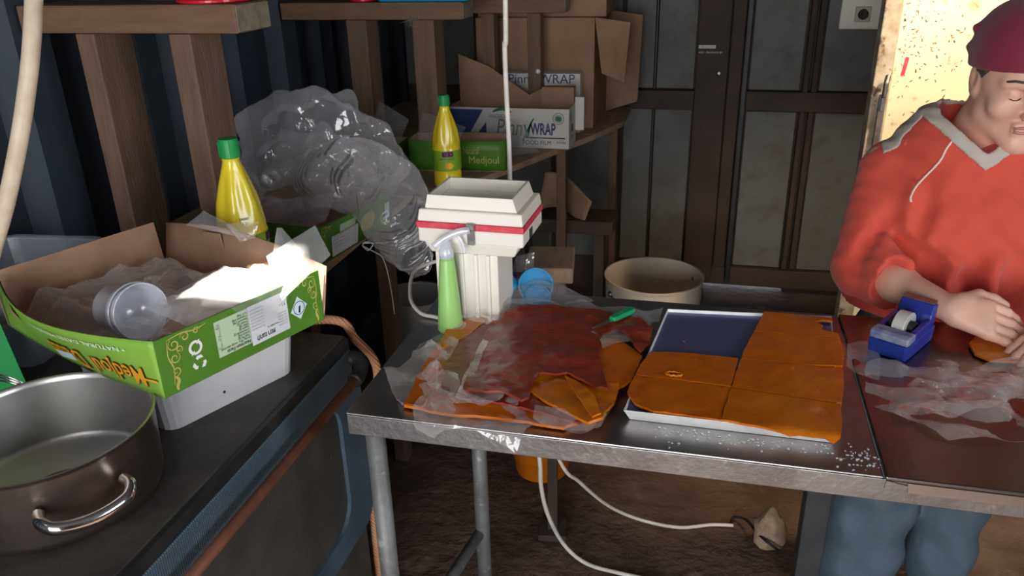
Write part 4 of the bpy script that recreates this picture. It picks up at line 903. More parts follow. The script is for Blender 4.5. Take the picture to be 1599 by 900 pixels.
# ================================================================== stack of wrapped leather sheets
GR = 'stacked fruit leather sheets'
def hang(x, y_, z):      # film past the table's front edge bends down
    return z
def front_pos(zf, lim=TY0-.004, k=.85):
    def pos(x, y_):
        z = zf(x, y_)
        if y_ < lim: d = lim-y_; return Vector((x, lim-.003-d*.25, z-d*k))
        return Vector((x, y_, z))
    return pos
def film_sheet(label, px, zt, seed, m=K['film_pale'], amp=.35, step=.009, over=False, jag=.002, group='clear film around the leather stack'):
    f = folds(seed, 8, 12, 60); P = [at_z(x, y_, zt) for x, y_ in px]
    zf = lambda x, y_: max(zt-.004, TZ+.0015)+.004+amp*f(x, y_)*.42
    zg = lambda x, y_: max(TZ+.0012, zf(x, y_))
    q = sheet_poly(P, zg, step, jag, seed, pos=front_pos(zg) if over else None)
    return tag(q.build('clear_film', m, fix=False), label, 'film', group)
film_sheet('crumpled clear film bulging at the left end of the leather stack', [(628, 640), (600, 590), (640, 560), (655, 538), (700, 515), (735, 500), (720, 540), (690, 590), (665, 650)], .902, 101, amp=1.1)
film_sheet('clear film skirt hanging over the front table edge under the stack', [(645, 640), (648, 664), (672, 677), (725, 668), (770, 680), (797, 700), (822, 672), (870, 670), (920, 672), (950, 645), (965, 600), (800, 600), (680, 610)], .903, 102, amp=.5, over=True)
slab('broad orange leather sheet at the bottom of the stack', [(630, 633), (650, 590), (672, 552), (700, 524), (730, 503), (790, 482), (900, 500), (960, 560), (940, 640), (880, 668), (834, 660), (760, 650), (690, 645)], .908, K['orange'], .005, 11, GR, .002, .003)
slab('amber leather edge curling up at the back left of the stack', [(700, 508), (725, 500), (745, 492), (760, 500), (735, 520), (700, 540), (682, 545)], .914, K['amber'], .004, 12, GR, .002, .002, step=.006)
slab('dark red leather sheet under film in the left of the stack', [(690, 600), (700, 560), (722, 528), (752, 508), (800, 500), (860, 560), (840, 625), (800, 632), (730, 622), (680, 618)], .914, K['red'], .004, 13, GR, .002, .003)
slab('narrow red leather sheet showing at the stack front', [(780, 612), (830, 622), (912, 655), (905, 661), (850, 645), (780, 628)], .914, K['red'], .004, 14, GR, .001, .001, step=.006)
slab('amber leather sheet folded at the front right of the stack', [(826, 606), (840, 584), (884, 582), (930, 600), (968, 600), (962, 622), (940, 652), (918, 660), (890, 646), (850, 626)], .919, K['amber'], .005, 15, GR, .004, .002)
slab('orange leather sheet at the right side of the stack', [(930, 530), (965, 530), (995, 548), (1003, 556), (988, 590), (966, 606), (948, 604), (930, 575)], .918, K['orange'], .005, 16, GR, .003, .002)
slab('small amber leather offcut lying on the front right sheet', [(882, 586), (905, 596), (930, 622), (938, 645), (925, 650), (903, 620)], .925, K['amber'], .003, 17, GR, .003, .001, step=.006)
film_sheet('folded film strip along the left edge of the top red sheet', [(712, 624), (722, 590), (745, 550), (764, 508), (772, 512), (752, 560), (735, 600), (760, 612), (790, 616), (780, 626), (740, 628)], .924, 103, amp=.3, step=.007)
film_sheet('film with red stain lying across the stack front left', [(655, 605), (690, 575), (715, 585), (720, 612), (770, 625), (740, 634), (690, 630), (680, 640)], .919, 104, amp=.5, step=.007)
film_sheet('film corner folded over the front right of the stack', [(835, 634), (870, 640), (912, 660), (925, 645), (950, 650), (955, 640), (935, 668), (905, 676), (860, 668), (832, 655)], .914, 105, amp=.3, step=.007)
slab('large dark red leather sheet draped on top of the stack', [(811, 475), (858, 475), (939, 484), (1000, 497), (1019, 506), (1016, 530), (1001, 548), (990, 540), (984, 524), (962, 510), (942, 520), (935, 535), (935, 560), (950, 606), (930, 602), (915, 596), (884, 583), (842, 582), (828, 603), (827, 619), (814, 626), (787, 612), (758, 612), (722, 605), (736, 562), (763, 510), (792, 486)],
     .927, K['red'], .004, 18, GR, .005, .002, drape=lambda x, y_, z: z-.010*max(0, min(1, (x+.10)/.05))-.006*max(0, min(1, (-.33-x)/.06)))
film_sheet('film showing through the notch in the top red sheet', [(936, 530), (945, 516), (962, 508), (986, 520), (985, 532), (960, 538), (940, 546)], .921, 106, amp=.2, step=.006)
film_sheet('clear film fringe behind the top red sheet', [(720, 500), (760, 480), (810, 468), (870, 466), (950, 476), (1000, 486), (1035, 482), (1028, 498), (1015, 510), (940, 490), (860, 480), (800, 485), (760, 510)], .924, 107, K['film'], amp=.5, step=.008)
b = MB(); b.blob(at_z(859, 517, .9285), (.004, .0028, .0016), None, 2); tag(b.build('dark_fruit_speck', K['black'], smooth=True), 'dark seed speck on the top red leather sheet', 'speck')
# knife with green handle
K0, K1 = at_z(928, 513, .931), at_z(989, 484, .931); d = (K1-K0); Lk = d.length
o = thing('paring_knife', 'small paring knife with a green handle lying on the red sheet', 'knife', (K0.x, K0.y, .9305), math.atan2(d.y, d.x))
hb = Lk*.42
b = MB(); b.prism([(0, .004), (.012, -.003), (hb+.006, -.007), (hb+.006, .006)], 0, .0012); b.build('blade', K['blade'], o)
b = MB(); b.prism([(hb, -.0065), (hb+.012, -.0085), (Lk-.012, -.0095), (Lk-.003, -.008), (Lk, 0), (Lk-.003, .0075), (Lk-.02, .0085), (hb+.012, .007), (hb, .006)], -.002, .0075); b.build('handle', K['knife_green'], o, bevel=.003, seg=3)
b = MB(); b.lathe([(.002, 0), (.002, .0006)], 10, Matrix.Translation((hb+.03, 0, .0075))); b.build('rivet', K['amber'], o)

# ================================================================== white grinder with red band
o = thing('white_grinder', 'white plastic grinder with a red band and steel clip on a ribbed column', 'grinder', (-.415, 1.39, TZ), R(-1.5))
x0, x1, y0, y1 = -.100, .102, -.072, .075
b = MB(); b.box(x0, x1, y0, y1, .168, .196); b.build('lower_shell', K['cream'], o, bevel=.004)
b = MB(); b.frustum((x0+.018, x1-.022, y0+.016, y1-.016), .143, (x0+.008, x1-.010, y0+.007, y1-.007), .1678); b.build('under_shell', K['cream'], o, bevel=.003)
b = MB(); b.box(x0-.0015, x1+.0015, y0-.0015, y1+.0015, .1962, .2078); b.build('red_band', K['red_band'], o, bevel=.001)
b = MB(); b.frustum((x0, x1, y0, y1), .208, (x0+.003, x1-.003, y0+.003, y1-.003), .231); b.build('upper_shell', K['cream'], o, bevel=.003)
# open hopper rim: four sloped walls
oa = (x0+.013, x1-.013, y0+.010, y1-.012); ob = (x0+.018, x1-.022, y0+.013, y1-.012); t = .005
def ringbox(a, b_, z0, z1, t):
    q = MB(); C4 = lambda r, z, k: [(r[0]+k, r[2]+k, z), (r[1]-k, r[2]+k, z), (r[1]-k, r[3]-k, z), (r[0]+k, r[3]-k, z)]
    q.add(C4(a, z0, 0)+C4(b_, z1, 0)+C4(b_, z1, t)+C4(a, z0, t), [(r*4+i, r*4+(i+1) % 4, ((r+1) % 4)*4+(i+1) % 4, ((r+1) % 4)*4+i) for r in range(4) for i in range(4)]); return q
ringbox(oa, ob, .2312, .256, t).build('hopper_rim', K['cream'], o, bevel=.001)
b = MB(); b.box(x0+.02, x1-.024, y0+.02, y1-.02, .2312, .2335); b.build('hopper_floor', K['cream'], o)
b = MB(); b.box(-.002, .012, y0-.007, y0-.0018, .170, .206); b.box(-.0035, .0135, y0-.009, y0-.0018, .1985, .211); b.build('steel_clip', K['galv'], o, bevel=.0015)
b = MB(); b.box(-.078, .046, -.05, .055, .0005, .1428); col = b.build('column', K['cream'], o, bevel=.004)
for x in (-.055, -.028, .0, .024):
    b = MB(); b.box(x, x+.008, -.0575, -.0502, .0005, .1425); b.build('rib', K['cream'], col, bevel=.002)
b = MB(); b.box(x1+.0001, x1+.0012, -.03, -.006, .172, .19); b.build('rating_sticker', K['galv'], o)
b = MB(); b.prism([(0, 0), (.006, .004), (.002, .010)], 0, .001, Matrix.Translation((x1-.024, -.02, .247)) @ Matrix.Rotation(R(90), 4, 'Z') @ Matrix.Rotation(R(90), 4, 'X')); b.build('red_stain', K['red'], o)
# hanging white power cable behind it
b = MB(); b.tube(catmull([at_y(788, -520, 1.62)*1.0 if False else Vector((-.41, 1.62, CEIL-.001)), at_y(789, 0, 1.62), at_y(788, 70, 1.62), at_y(791, 150, 1.62), at_y(795, 230, 1.62), at_y(796, 290, 1.62), Vector((-.412, 1.60, 1.04)), Vector((-.42, 1.545, .985)), Vector((-.425, 1.49, .97)), Vector((-.43, 1.452, .97))], 8), .0052, 10)
tag(b.build('power_cable', K['cable'], smooth=True), 'white power cable hanging from the ceiling behind the grinder', 'cable')
b = MB(); b.tube(catmull([(-.56, 1.56, .935), (-.60, 1.50, .93), (-.575, 1.40, .915), (-.535, 1.345, .908), (-.50, 1.335, .906), (-.46, 1.325, .906)], 8), .004, 9)
tag(b.build('flex_cable', K['cable'], smooth=True), 'short white flex curling out at the left of the grinder foot', 'cable')
# green spray bottle
g0 = at_z(701, 520, TZ)
o = thing('spray_bottle', 'tapered bottle of green liquid with a clear trigger head beside the grinder', 'bottle', (g0.x, g0.y+.012, TZ+.0005), R(20))
b = MB(); b.lathe([(.0, .002), (.022, .0), (.0245, .004), (.0235, .02), (.0195, .075), (.0155, .125), (.0138, .143), (.0125, .148), (.0, .148)], 36); b.build('body', K['green_liquid'], o, smooth=True)
b = MB(); b.lathe([(.0126, .1482), (.0135, .150), (.0135, .162), (.0105, .166), (.009, .178), (.0, .182)], 28); b.build('neck', K['clear_tub'], o, smooth=True)
b = MB(); b.tube(catmull([(-.022, .002, .170), (-.004, 0, .184), (.022, -.002, .196), (.045, -.004, .200)], 5), [.007]*16, 10); b.build('spray_head', K['clear_tub'], o, smooth=True)
b = MB(); b.tube(catmull([(.022, -.002, .19), (.030, -.003, .175), (.034, -.003, .155)], 4), .0035, 8); b.build('trigger', K['clear_tub'], o, smooth=True)
# blue cups in a clear bag behind the stack
def blue_cup(label, c, axis, r, h):
    M = Matrix.Translation(c) @ Vector(axis).to_track_quat('Z', 'Y').to_matrix().to_4x4(); o = thing('blue_dish', label, 'dish', c, 0, 'blue plastic dishes'); Mi = Matrix.Translation(-Vector(c)) @ M
    b = MB(); b.lathe([(.0, 0), (r*.9, 0), (r, .003), (r, h), (r*1.05, h+.002), (r*1.05, h+.004), (r*.95, h+.004), (r*.94, .005), (.0, .004)], 40, Mi); b.build('cap', K['blue_plastic'], o, smooth=False)
    b = MB(); b.lathe([(r*1.04, h*.3), (r*1.06, h*.35), (r*1.06, h*.5), (r*1.04, h*.55)], 40, Mi, closed=True); b.build('rim', K['blue_plastic'], o)
blue_cup('upright round blue dish leaning behind the leather stack', at_y(836, 446, 1.475), (.25, -.8, .35), .034, .012)
blue_cup('small blue cup half turned away beside the grinder foot', at_y(797, 452, 1.462), (-.6, -.3, .75), .024, .018)
blue_cup('flat blue dish in front of the grinder foot', at_y(785, 468, 1.44), (-.1, -.55, .82), .024, .010)
blue_cup('low blue dish lying under the clear bag', at_y(838, 468, 1.44), (.2, -.5, .85), .026, .010)
film_patch([at_y(764, 474, 1.41), at_y(930, 472, 1.43), at_y(872, 442, 1.50), at_y(812, 432, 1.50)], 'clear plastic bag lying over the blue dishes', K['film'], amp=.010, seed=71, nu=24, nv=20, group='clear film around the leather stack')
film_patch([at_y(800, 425, 1.50), at_y(834, 425, 1.50), at_y(834, 394, 1.51), at_y(806, 400, 1.51)], 'small square of film standing behind the grinder', K['film'], amp=.003, seed=72, nu=10, nv=10, group='clear film around the leather stack')
o = thing('wooden_stool', 'narrow wooden stool with a pale top just behind the table', 'stool', (-.355, 1.765, 0), R(8))
b = MB(); b.box(-.06, .055, -.05, .10, .828, .868); b.build('seat', K['board'], o, bevel=.004)
b = MB(); b.box(-.014, .014, .036, .064, .02, .8278); b.build('post', K['back_dark'], o, bevel=.002)
b = MB(); b.box(-.04, .04, .01, .09, 0, .0198); b.build('foot', K['back_dark'], o, bevel=.002)
# ================================================================== tape dispenser
o = thing('tape_dispenser', 'worn blue desk tape dispenser with a roll of clear tape', 'tape dispenser', (.352, 1.388, TZ+.0035), R(58)); o.scale = (1, 1, .86)
M = Matrix.Rotation(R(90), 4, 'X')
b = MB(); b.prism([(-.060, 0), (.058, 0), (.064, .030), (.064, .034), (-.062, .034), (-.064, .030)], -.033, .033, M); b.build('base', K['disp_blue'], o, bevel=.004)
b = MB(); b.prism([(-.062, .0342), (-.034, .0342), (-.030, .052), (-.054, .054), (-.063, .050)], -.033, .033, M); b.build('front_block', K['disp_grey'], o, bevel=.003)
for y_ in (-.033, .023):
    b = MB(); b.prism([(-.0335, .0342), (.034, .0342), (.036, .056), (-.0295, .0525)], y_, y_+.010, M); b.build('cheek', K['disp_blue'], o, bevel=.002)
b = MB(); b.prism([(.0365, .0342), (.064, .0342), (.068, .078), (.054, .081), (.044, .060)], -.030, .030, M); b.build('cutter_head', K['disp_blue'], o, bevel=.003)
MR = Matrix.Translation((-.002, .0, .048)) @ Matrix.Rotation(PI/2, 4, 'X')
b = MB(); b.lathe([(.013, -.0105), (.029, -.0105), (.029, .0105), (.013, .0105)], 40, MR, closed=True); ro = b.build('tape_roll', K['tape'], o, bevel=.001)
b = MB(); b.lathe([(.0, -.020), (.0126, -.020), (.0126, .020), (.0, .020)], 28, MR); b.build('hub', K['black'], ro)
b = MB(); b.box(.054, .070, -.027, .027, .0805, .0825); b.build('cutter', K['galv'], o)
# ================================================================== film and slab under the hand
film_sheet('pinkish sheet of clear film spread on the right of the table', [(1352, 572), (1400, 560), (1470, 562), (1560, 590), (1640, 560), (1660, 640), (1620, 700), (1560, 690), (1480, 690), (1420, 660), (1375, 650), (1350, 610)], TZ+.0035, 111, K['film_pale'], amp=.45, step=.010, group='film sheets at the right of the table')
film_sheet('crumpled film scrap between the tape dispenser and the tray', [(1322, 540), (1350, 535), (1375, 560), (1372, 600), (1340, 590), (1322, 575)], TZ+.001, 112, K['film'], amp=.35, step=.008, group='film sheets at the right of the table')
film_sheet('second clear film layer folded across the right of the table', [(1372, 612), (1440, 590), (1540, 568), (1620, 555), (1630, 600), (1540, 640), (1470, 655), (1400, 650)], TZ+.009, 113, K['film_pale'], amp=.55, step=.009, group='film sheets at the right of the table')
slab('rounded orange leather sheet being wrapped under the hand', [(1514, 536), (1525, 525), (1560, 518), (1640, 522), (1650, 560), (1600, 566), (1545, 562), (1522, 552)], TZ+.010, K['amber'], .004, 19, 'leather on the right of the table', .002, .002)
slab('small red leather corner at the right edge of the table', [(1590, 640), (1640, 630), (1650, 655), (1600, 652)], TZ+.008, K['red'], .003, 20, 'leather on the right of the table', .001, .001)

# ================================================================== buckets and things on the floor
def bucket(label, c, r0, r1, h, m, liquid=None, name='bucket', bail=True):
    o = thing(name, label, 'bucket', c)
    b = MB(); b.lathe([(.0, .004), (r0-.006, .004), (r0, 0), (r0+(r1-r0)*.55, h*.55), (r0+(r1-r0)*.55+.003, h*.56), (r0+(r1-r0)*.60+.003, h*.59), (r0+(r1-r0)*.6, h*.6), (r1, h), (r1+.004, h+.002), (r1+.004, h+.008), (r1-.004, h+.008), (r1-.006, h), (r0-.004, .010), (.0, .010)], 64); b.build('wall', m, o, smooth=False)
    if bail:
        b = MB(); P = [(-r1*1.02*math.cos(a), -r1*1.02*.25*math.sin(a)-.0*a, h*.90-.16*math.sin(a)*r1*2) for a in [PI*i/20 for i in range(21)]]
        b.tube([Matrix.Rotation(R(35), 4, 'Z') @ Vector((p[0], p[1]-r1*.80*math.sin(PI*i/20), p[2])) for i, p in enumerate(P)], .003, 8); b.build('bail', K['galv'], o, smooth=True)
        for s in (-1, 1):
            q = Matrix.Rotation(R(35), 4, 'Z') @ Vector((s*r1*1.0, 0, h*.9)); b = MB(); b.blob(q, (.012, .012, .012), None, 2); b.build('ear', K['galv'], o, smooth=True)
    if liquid: b = MB(); b.lathe([(.0, h*.45), (r0+(r1-r0)*.40-.008, h*.45)], 40); b.build('contents', liquid, o)
    return o
q = at_z(1021, 432, .40); bucket('cream metal bucket with dark specks and a wire bail behind the table', (q.x, q.y, 0), .165, .182, .40, K['cream_bucket'])
q = at_z(648, 462, .36); bucket('translucent bucket with yellow contents under the shelf', (q.x, q.y, 0), .095, .118, .36, K['bucket_plastic'], K['lemon'], bail=False)
q = at_z(845, 735, .0); bucket('low amber tub on the floor under the table', (q.x, q.y+.02, 0), .085, .10, .11, K['amber'], bail=False)
def on_floor(pts, z): return [at_z(x, y_, z) for x, y_ in pts]
b = MB(); b.tube(catmull([Vector((-.38, 1.535, .885)), Vector((-.37, 1.55, .70)), at_y(842, 712, 1.56), at_y(845, 760, 1.60), at_y(856, 805, 1.64), at_z(880, 850, .05), at_z(915, 880, .006), at_z(970, 896, .006), at_z(1060, 915, .006), at_z(1160, 940, .006)], 8), .0055, 10)
tag(b.build('floor_cable', K['cable'], smooth=True), 'white cable dropping under the table and lying along the floor', 'cable')
b = MB(); b.tube(catmull([Vector((-.43, 1.60, .75)), at_y(872, 716, 1.66), at_y(905, 753, 1.74), at_y(950, 790, 1.84), at_z(1000, 812, .03), at_z(1060, 824, .006), at_z(1110, 820, .006), at_z(1145, 821, .006)], 8), .005, 10)
tag(b.build('floor_cable', K['cable'], smooth=True), 'white cable swinging right under the table towards the black flex', 'cable')
b = MB(); b.tube(catmull([at_z(1143, 818, .006), at_z(1146, 808, .008), at_z(1165, 812, .03), at_z(1182, 832, .045), at_z(1200, 848, .05), at_z(1226, 866, .02), at_z(1260, 880, .006)], 8), .004, 8)
tag(b.build('black_flex', K['black'], smooth=True), 'thin black flex looping over the cream rag on the floor', 'cable')
rg = at_z(1200, 858, 0); b = MB()
b.blob((rg.x, rg.y+.02, .05), (.045, .04, .075), lambda d: 1+.22*noise.noise(d*2.2+Vector((4, 0, 0)))-.35*max(0, d.z)*abs(d.x), 3)
for v in b.v: v.z = max(.001, v.z)
tag(b.build('cream_rag', K['rag'], smooth=True), 'small crumpled cream rag on the floor under the table', 'rag')

# low bench and curled brown paper behind the table
o = thing('low_bench', 'dark low wooden bench under the far shelf beside the cream bucket', 'bench', (-.55, 2.985, 0))
b = MB(); b.box(-.20, .205, -.05, .12, .515, .57); b.build('seat', K['back_dark'], o, bevel=.004)
for x in (-.17, .15):
    for y_ in (-.02, .09):
        b = MB(); b.box(x-.02, x+.02, y_-.02, y_+.02, 0, .5148); b.build('leg', K['back_dark'], o, bevel=.002)
q = MB(); q.grid(lambda u, v: Vector((-.66+.20*u+.03*v, 2.985+.05*math.sin(3*u+1), .5715+.16*v-.07*u*v+.02*math.sin(4*u))) , 12, 8)
tag(q.build('brown_paper', K['kraft_dark'], smooth=True, solid=.002, fix=False), 'curled brown paper standing on the dark low bench', 'paper')

# ================================================================== the person (distance fields turned into meshes)
import openvdb
class Field:
    def __init__(s, lo, hi, vox):
        s.lo = np.array(lo, float); s.vox = vox; s.n = np.ceil((np.array(hi)-s.lo)/vox).astype(int)+1
        s.d = np.full(s.n, .08, np.float32)
    def sub(s, lo, hi):
        a = np.clip(np.floor((np.array(lo)-s.lo)/s.vox).astype(int), 0, s.n); b_ = np.clip(np.ceil((np.array(hi)-s.lo)/s.vox).astype(int)+1, 0, s.n)
        sl = tuple(slice(i, j) for i, j in zip(a, b_)); ax = [s.lo[k]+s.vox*np.arange(a[k], b_[k]) for k in range(3)]
        X, Y, Z = np.meshgrid(*ax, indexing='ij'); return sl, X, Y, Z
    def merge(s, sl, d, k, op='u'):
        a = s.d[sl]
        if op == 'u':
            h = np.clip(.5+.5*(a-d)/k, 0, 1); s.d[sl] = a*(1-h)+d*h-k*h*(1-h)
        else:
            h = np.clip(.5-.5*(a+d)/k, 0, 1); s.d[sl] = a*(1-h)-d*h+k*h*(1-h)
    def cone(s, a, b_, ra, rb, k=.012, op='u', flat=None, fdir=None):
        a = np.array(a, float); b_ = np.array(b_, float); m = max(ra, rb)+.05
        sl, X, Y, Z = s.sub(np.minimum(a, b_)-m, np.maximum(a, b_)+m)
        if X.size == 0: return
        ab = b_-a; L2 = (ab*ab).sum()
        px, py, pz = X-a[0], Y-a[1], Z-a[2]; t = np.clip((px*ab[0]+py*ab[1]+pz*ab[2])/L2, 0, 1)
        dx, dy, dz = px-t*ab[0], py-t*ab[1], pz-t*ab[2]
        if flat is not None:                      # squash along fdir
            f = np.array(fdir, float); f /= np.linalg.norm(f); q = dx*f[0]+dy*f[1]+dz*f[2]; e = q/flat-q
            dx, dy, dz = dx+e*f[0], dy+e*f[1], dz+e*f[2]
        s.merge(sl, (np.sqrt(dx*dx+dy*dy+dz*dz)-(ra+(rb-ra)*t)).astype(np.float32), k, op)
    def ell(s, c, rad, ax=None, k=.012, op='u'):
        c = np.array(c, float); rad = np.array(rad, float); m = rad.max()+.05
        sl, X, Y, Z = s.sub(c-m, c+m)
        if X.size == 0: return
        A = np.eye(3) if ax is None else np.array(ax, float)
        px, py, pz = X-c[0], Y-c[1], Z-c[2]
        q = [(px*A[i][0]+py*A[i][1]+pz*A[i][2])/rad[i] for i in range(3)]
        k0 = np.sqrt(q[0]**2+q[1]**2+q[2]**2); k1 = np.sqrt((q[0]/rad[0])**2+(q[1]/rad[1])**2+(q[2]/rad[2])**2)+1e-9
        s.merge(sl, (k0*(k0-1)/k1).astype(np.float32), k, op)
    def grid(s):
        ax = [s.lo[k]+s.vox*np.arange(s.n[k]) for k in range(3)]; return np.meshgrid(*ax, indexing='ij')
    def mesh(s, name, m, parent, d=None, world=True):
        g = openvdb.FloatGrid(); g.background = .08; g.copyFromArray(np.ascontiguousarray(s.d if d is None else d))
        g.transform = openvdb.createLinearTransform(voxelSize=1.0)
        pts, quads = g.convertToQuads(0.0)
        P = np.array(pts)*s.vox+s.lo
        if parent is not None: P = P-np.array(parent.location)
        me = bpy.data.meshes.new(name); me.from_pydata(P.tolist(), [], [tuple(int(i) for i in q[::-1]) for q in quads])
        bm = bmesh.new(); bm.from_mesh(me); bmesh.ops.recalc_face_normals(bm, faces=bm.faces)
        for _ in range(2): bmesh.ops.smooth_vert(bm, verts=bm.verts, factor=.5, use_axis_x=True, use_axis_y=True, use_axis_z=True)
        bm.to_mesh(me); bm.free()
        me.polygons.foreach_set('use_smooth', [True]*len(me.polygons)); me.materials.append(m)
        o = bpy.data.objects.new(name, me); COL.objects.link(o); o.parent = parent
        return o
who = thing('person', 'person in a red sweatshirt and maroon cap bending over the table, hand on leather', 'person', (.52, 1.76, 0))
# --- skeleton (world)
SHR, ELR, WRR = np.array((.352, 1.705, 1.145)), np.array((.322, 1.625, .955)), np.array(at_t(1486, 484, 1.425))
SHL, ELL, WRL = np.array((.655, 1.695, 1.165)), np.array((.745, 1.585, .97)), np.array((.645, 1.43, .955))
NB = np.array((.495, 1.715, 1.215))
HC = np.array(at_t(1590, 121, 1.45)); 
yaw, pit = R(-84), R(15)
Fh = np.array((math.cos(yaw)*math.cos(pit), math.sin(yaw)*math.cos(pit), -math.sin(pit)))
Uh = np.array((math.cos(yaw)*math.sin(pit), math.sin(yaw)*math.sin(pit), math.cos(pit)))
Rh = np.cross(Fh, Uh)                    # the person's right
tl = R(-2); Rh, Uh = Rh*math.cos(tl)+Uh*math.sin(tl), Uh*math.cos(tl)-Rh*math.sin(tl)
HS = .94
def H(r, f, u): return HC+(Rh*r+Fh*f+Uh*u)*HS
AX = (Rh, Fh, Uh)
def E3(*a): return tuple(x*HS for x in a)
body = Field((.24, 1.30, .86), (.86, 1.92, 1.50), .003)
# head
body.ell(H(0, -.012, .030), E3(.074, .094, .082), AX, .01)
body.ell(H(0, .030, -.020), E3(.062, .058, .080), AX, .03)
body.cone(H(.048, .02, -.062), H(.012, .072, -.100), .020*HS, .018*HS, .03)
body.cone(H(-.048, .02, -.062), H(-.012, .072, -.100), .020*HS, .018*HS, .03)
body.ell(H(0, .074, -.100), E3(.020, .016, .015), AX, .02)                # chin
body.cone(H(.014, .080, .022), H(.045, .066, .020), .010*HS, .010*HS, .012)  # brow
body.cone(H(-.014, .080, .022), H(-.045, .066, .020), .010*HS, .010*HS, .012)
body.cone(H(0, .088, .008), H(0, .108, -.032), .0075*HS, .0105*HS, .010)   # nose
body.ell(H(.011, .098, -.036), E3(.008, .010, .007), AX, .008); body.ell(H(-.011, .098, -.036), E3(.008, .010, .007), AX, .008)
for s in (1, -1):
    body.ell(H(s*.032, .080, .002), E3(.016, .010, .010), AX, .008, 's')      # eye socket
    body.ell(H(s*.032, .070, .001), E3(.0135, .0125, .0115), AX, .004)       # lid
    body.ell(H(s*.042, .062, -.030), E3(.022, .018, .018), AX, .02)          # cheek
    body.ell(H(s*.072, -.010, -.005), E3(.007, .019, .031), AX, .006)        # ear
    body.ell(H(s*.079, -.004, -.001), E3(.005, .009, .017), AX, .004, 's')
    body.ell(H(s*.075, -.022, .004), E3(.005, .006, .024), AX, .004)
    body.cone(H(s*.014, .096, -.050), H(s*.040, .070, -.074), .0025, .0025, .006, 's')   # fold beside the mouth
body.cone(H(.018, .088, -.058), H(-.018, .088, -.058), .0065*HS, .0065*HS, .008)
body.cone(H(.015, .086, -.071), H(-.015, .086, -.071), .007*HS, .007*HS, .008)
body.cone(H(.026, .088, -.0645), H(-.026, .088, -.0645), .0016, .0016, .003, 's')
# neck, chest (under the clothes), arms
body.cone(H(0, -.022, -.030), NB+np.array((0, .0, -.01)), .050, .050, .03)
body.cone(H(.0, .0, -.06), NB+np.array((0, -.035, -.02)), .034, .03, .03)
body.cone(NB-np.array((0, -.01, .085)), (.50, 1.72, .95), .07, .11, .03)
for sh, el, wr in ((SHR, ELR, WRR), (SHL, ELL, WRL)):
    body.cone((NB+sh)/2-np.array((0, 0, .03)), sh, .05, .048, .03)
    body.cone(sh, el, .046, .038, .02)
    mid = el*.6+wr*.4
    body.cone(el, mid, .036, .034, .02); body.cone(mid, wr, .034, .0235, .02, flat=None)
# hands
def hand(wr, knuck, tips_dir, side, nrm, curl):
    """wr wrist, knuck centre of the knuckle row, side = thumb side, nrm = back of hand"""
    side = side/np.linalg.norm(side); nrm = nrm/np.linalg.norm(nrm); fw = (knuck-wr); L = np.linalg.norm(fw); fw /= L
    for t in (-.9, -.3, .3, .9):
        body.cone(wr+side*.015*t+fw*.01, knuck+side*.031*t*.9, .017, .0125, .012)
    lens = (.038, .043, .040, .031); offs = (.030, .010, -.010, -.029)
    for Lf, of, cu in zip(lens, offs, curl):
        p = knuck+side*of; dirn = fw.copy(); r0 = .0095
        for seg in range(3):
            a = cu[seg]; dirn = dirn*math.cos(a)-nrm*math.sin(a); dirn /= np.linalg.norm(dirn); nr2 = np.cross(np.cross(dirn, nrm), dirn); nrm_l = nr2/np.linalg.norm(nr2)
            q = p+dirn*Lf*(1, .62, .5)[seg]; body.cone(p, q, r0, r0-.0011, .004); p = q; r0 -= .0011
    b0 = wr+fw*.02+side*.022; b1 = b0+fw*.030+side*.026-nrm*.012; b2 = b1+fw*.030+side*.006-nrm*.010; b3 = b2+fw*.022-side*.002-nrm*.008
    body.cone(b0, b1, .0165, .012, .010); body.cone(b1, b2, .0115, .010, .005); body.cone(b2, b3, .010, .0082, .004)
KN = np.array(at_t(1541, 499, 1.405)); 
hand(WRR, KN, None, np.array((.04, .72, .69)), np.array((.16, -.69, .71)), ((.30, .40, .3), (.26, .38, .3), (.22, .35, .3), (.20, .35, .3)))
hand(WRL, WRL+np.array((-.060, -.045, -.005)), None, np.array((-.3, .75, -.2)), np.array((.1, -.25, .95)), ((.3, .4, .3), (.35, .45, .3), (.4, .5, .35), (.45, .55, .4)))
bo = body.mesh('body', K['skin'], who); bo['label'] = 'bare head, neck, forearms and hands'
# face details
def fpart(name, pts, r, m, seg=8):
    b = MB(); b.tube([Vector(p) for p in pts], r, seg); return b.build(name, m, who, world=True, smooth=True)
for s in (1, -1):
    fpart('eyelash', [H(s*.021, .0810, -.0050), H(s*.027, .0835, -.0075), H(s*.034, .0825, -.0080), H(s*.041, .0780, -.0060), H(s*.046, .0730, -.0040)], .0011, K['lash'])
    fpart('eyebrow', [H(s*.014, .0905, .024), H(s*.026, .090, .030), H(s*.040, .082, .030), H(s*.050, .072, .025)], .0022, K['hair'])
fpart('lip', [H(.022, .0915, -.0610), H(.010, .0955, -.0590), H(0, .0955, -.0600), H(-.010, .0955, -.0590), H(-.022, .0915, -.0610)], .0028, K['lip'])
fpart('lip', [H(.020, .0905, -.0685), H(.008, .0935, -.0705), H(-.008, .0935, -.0705), H(-.020, .0905, -.0685)], .0032, K['lip'])
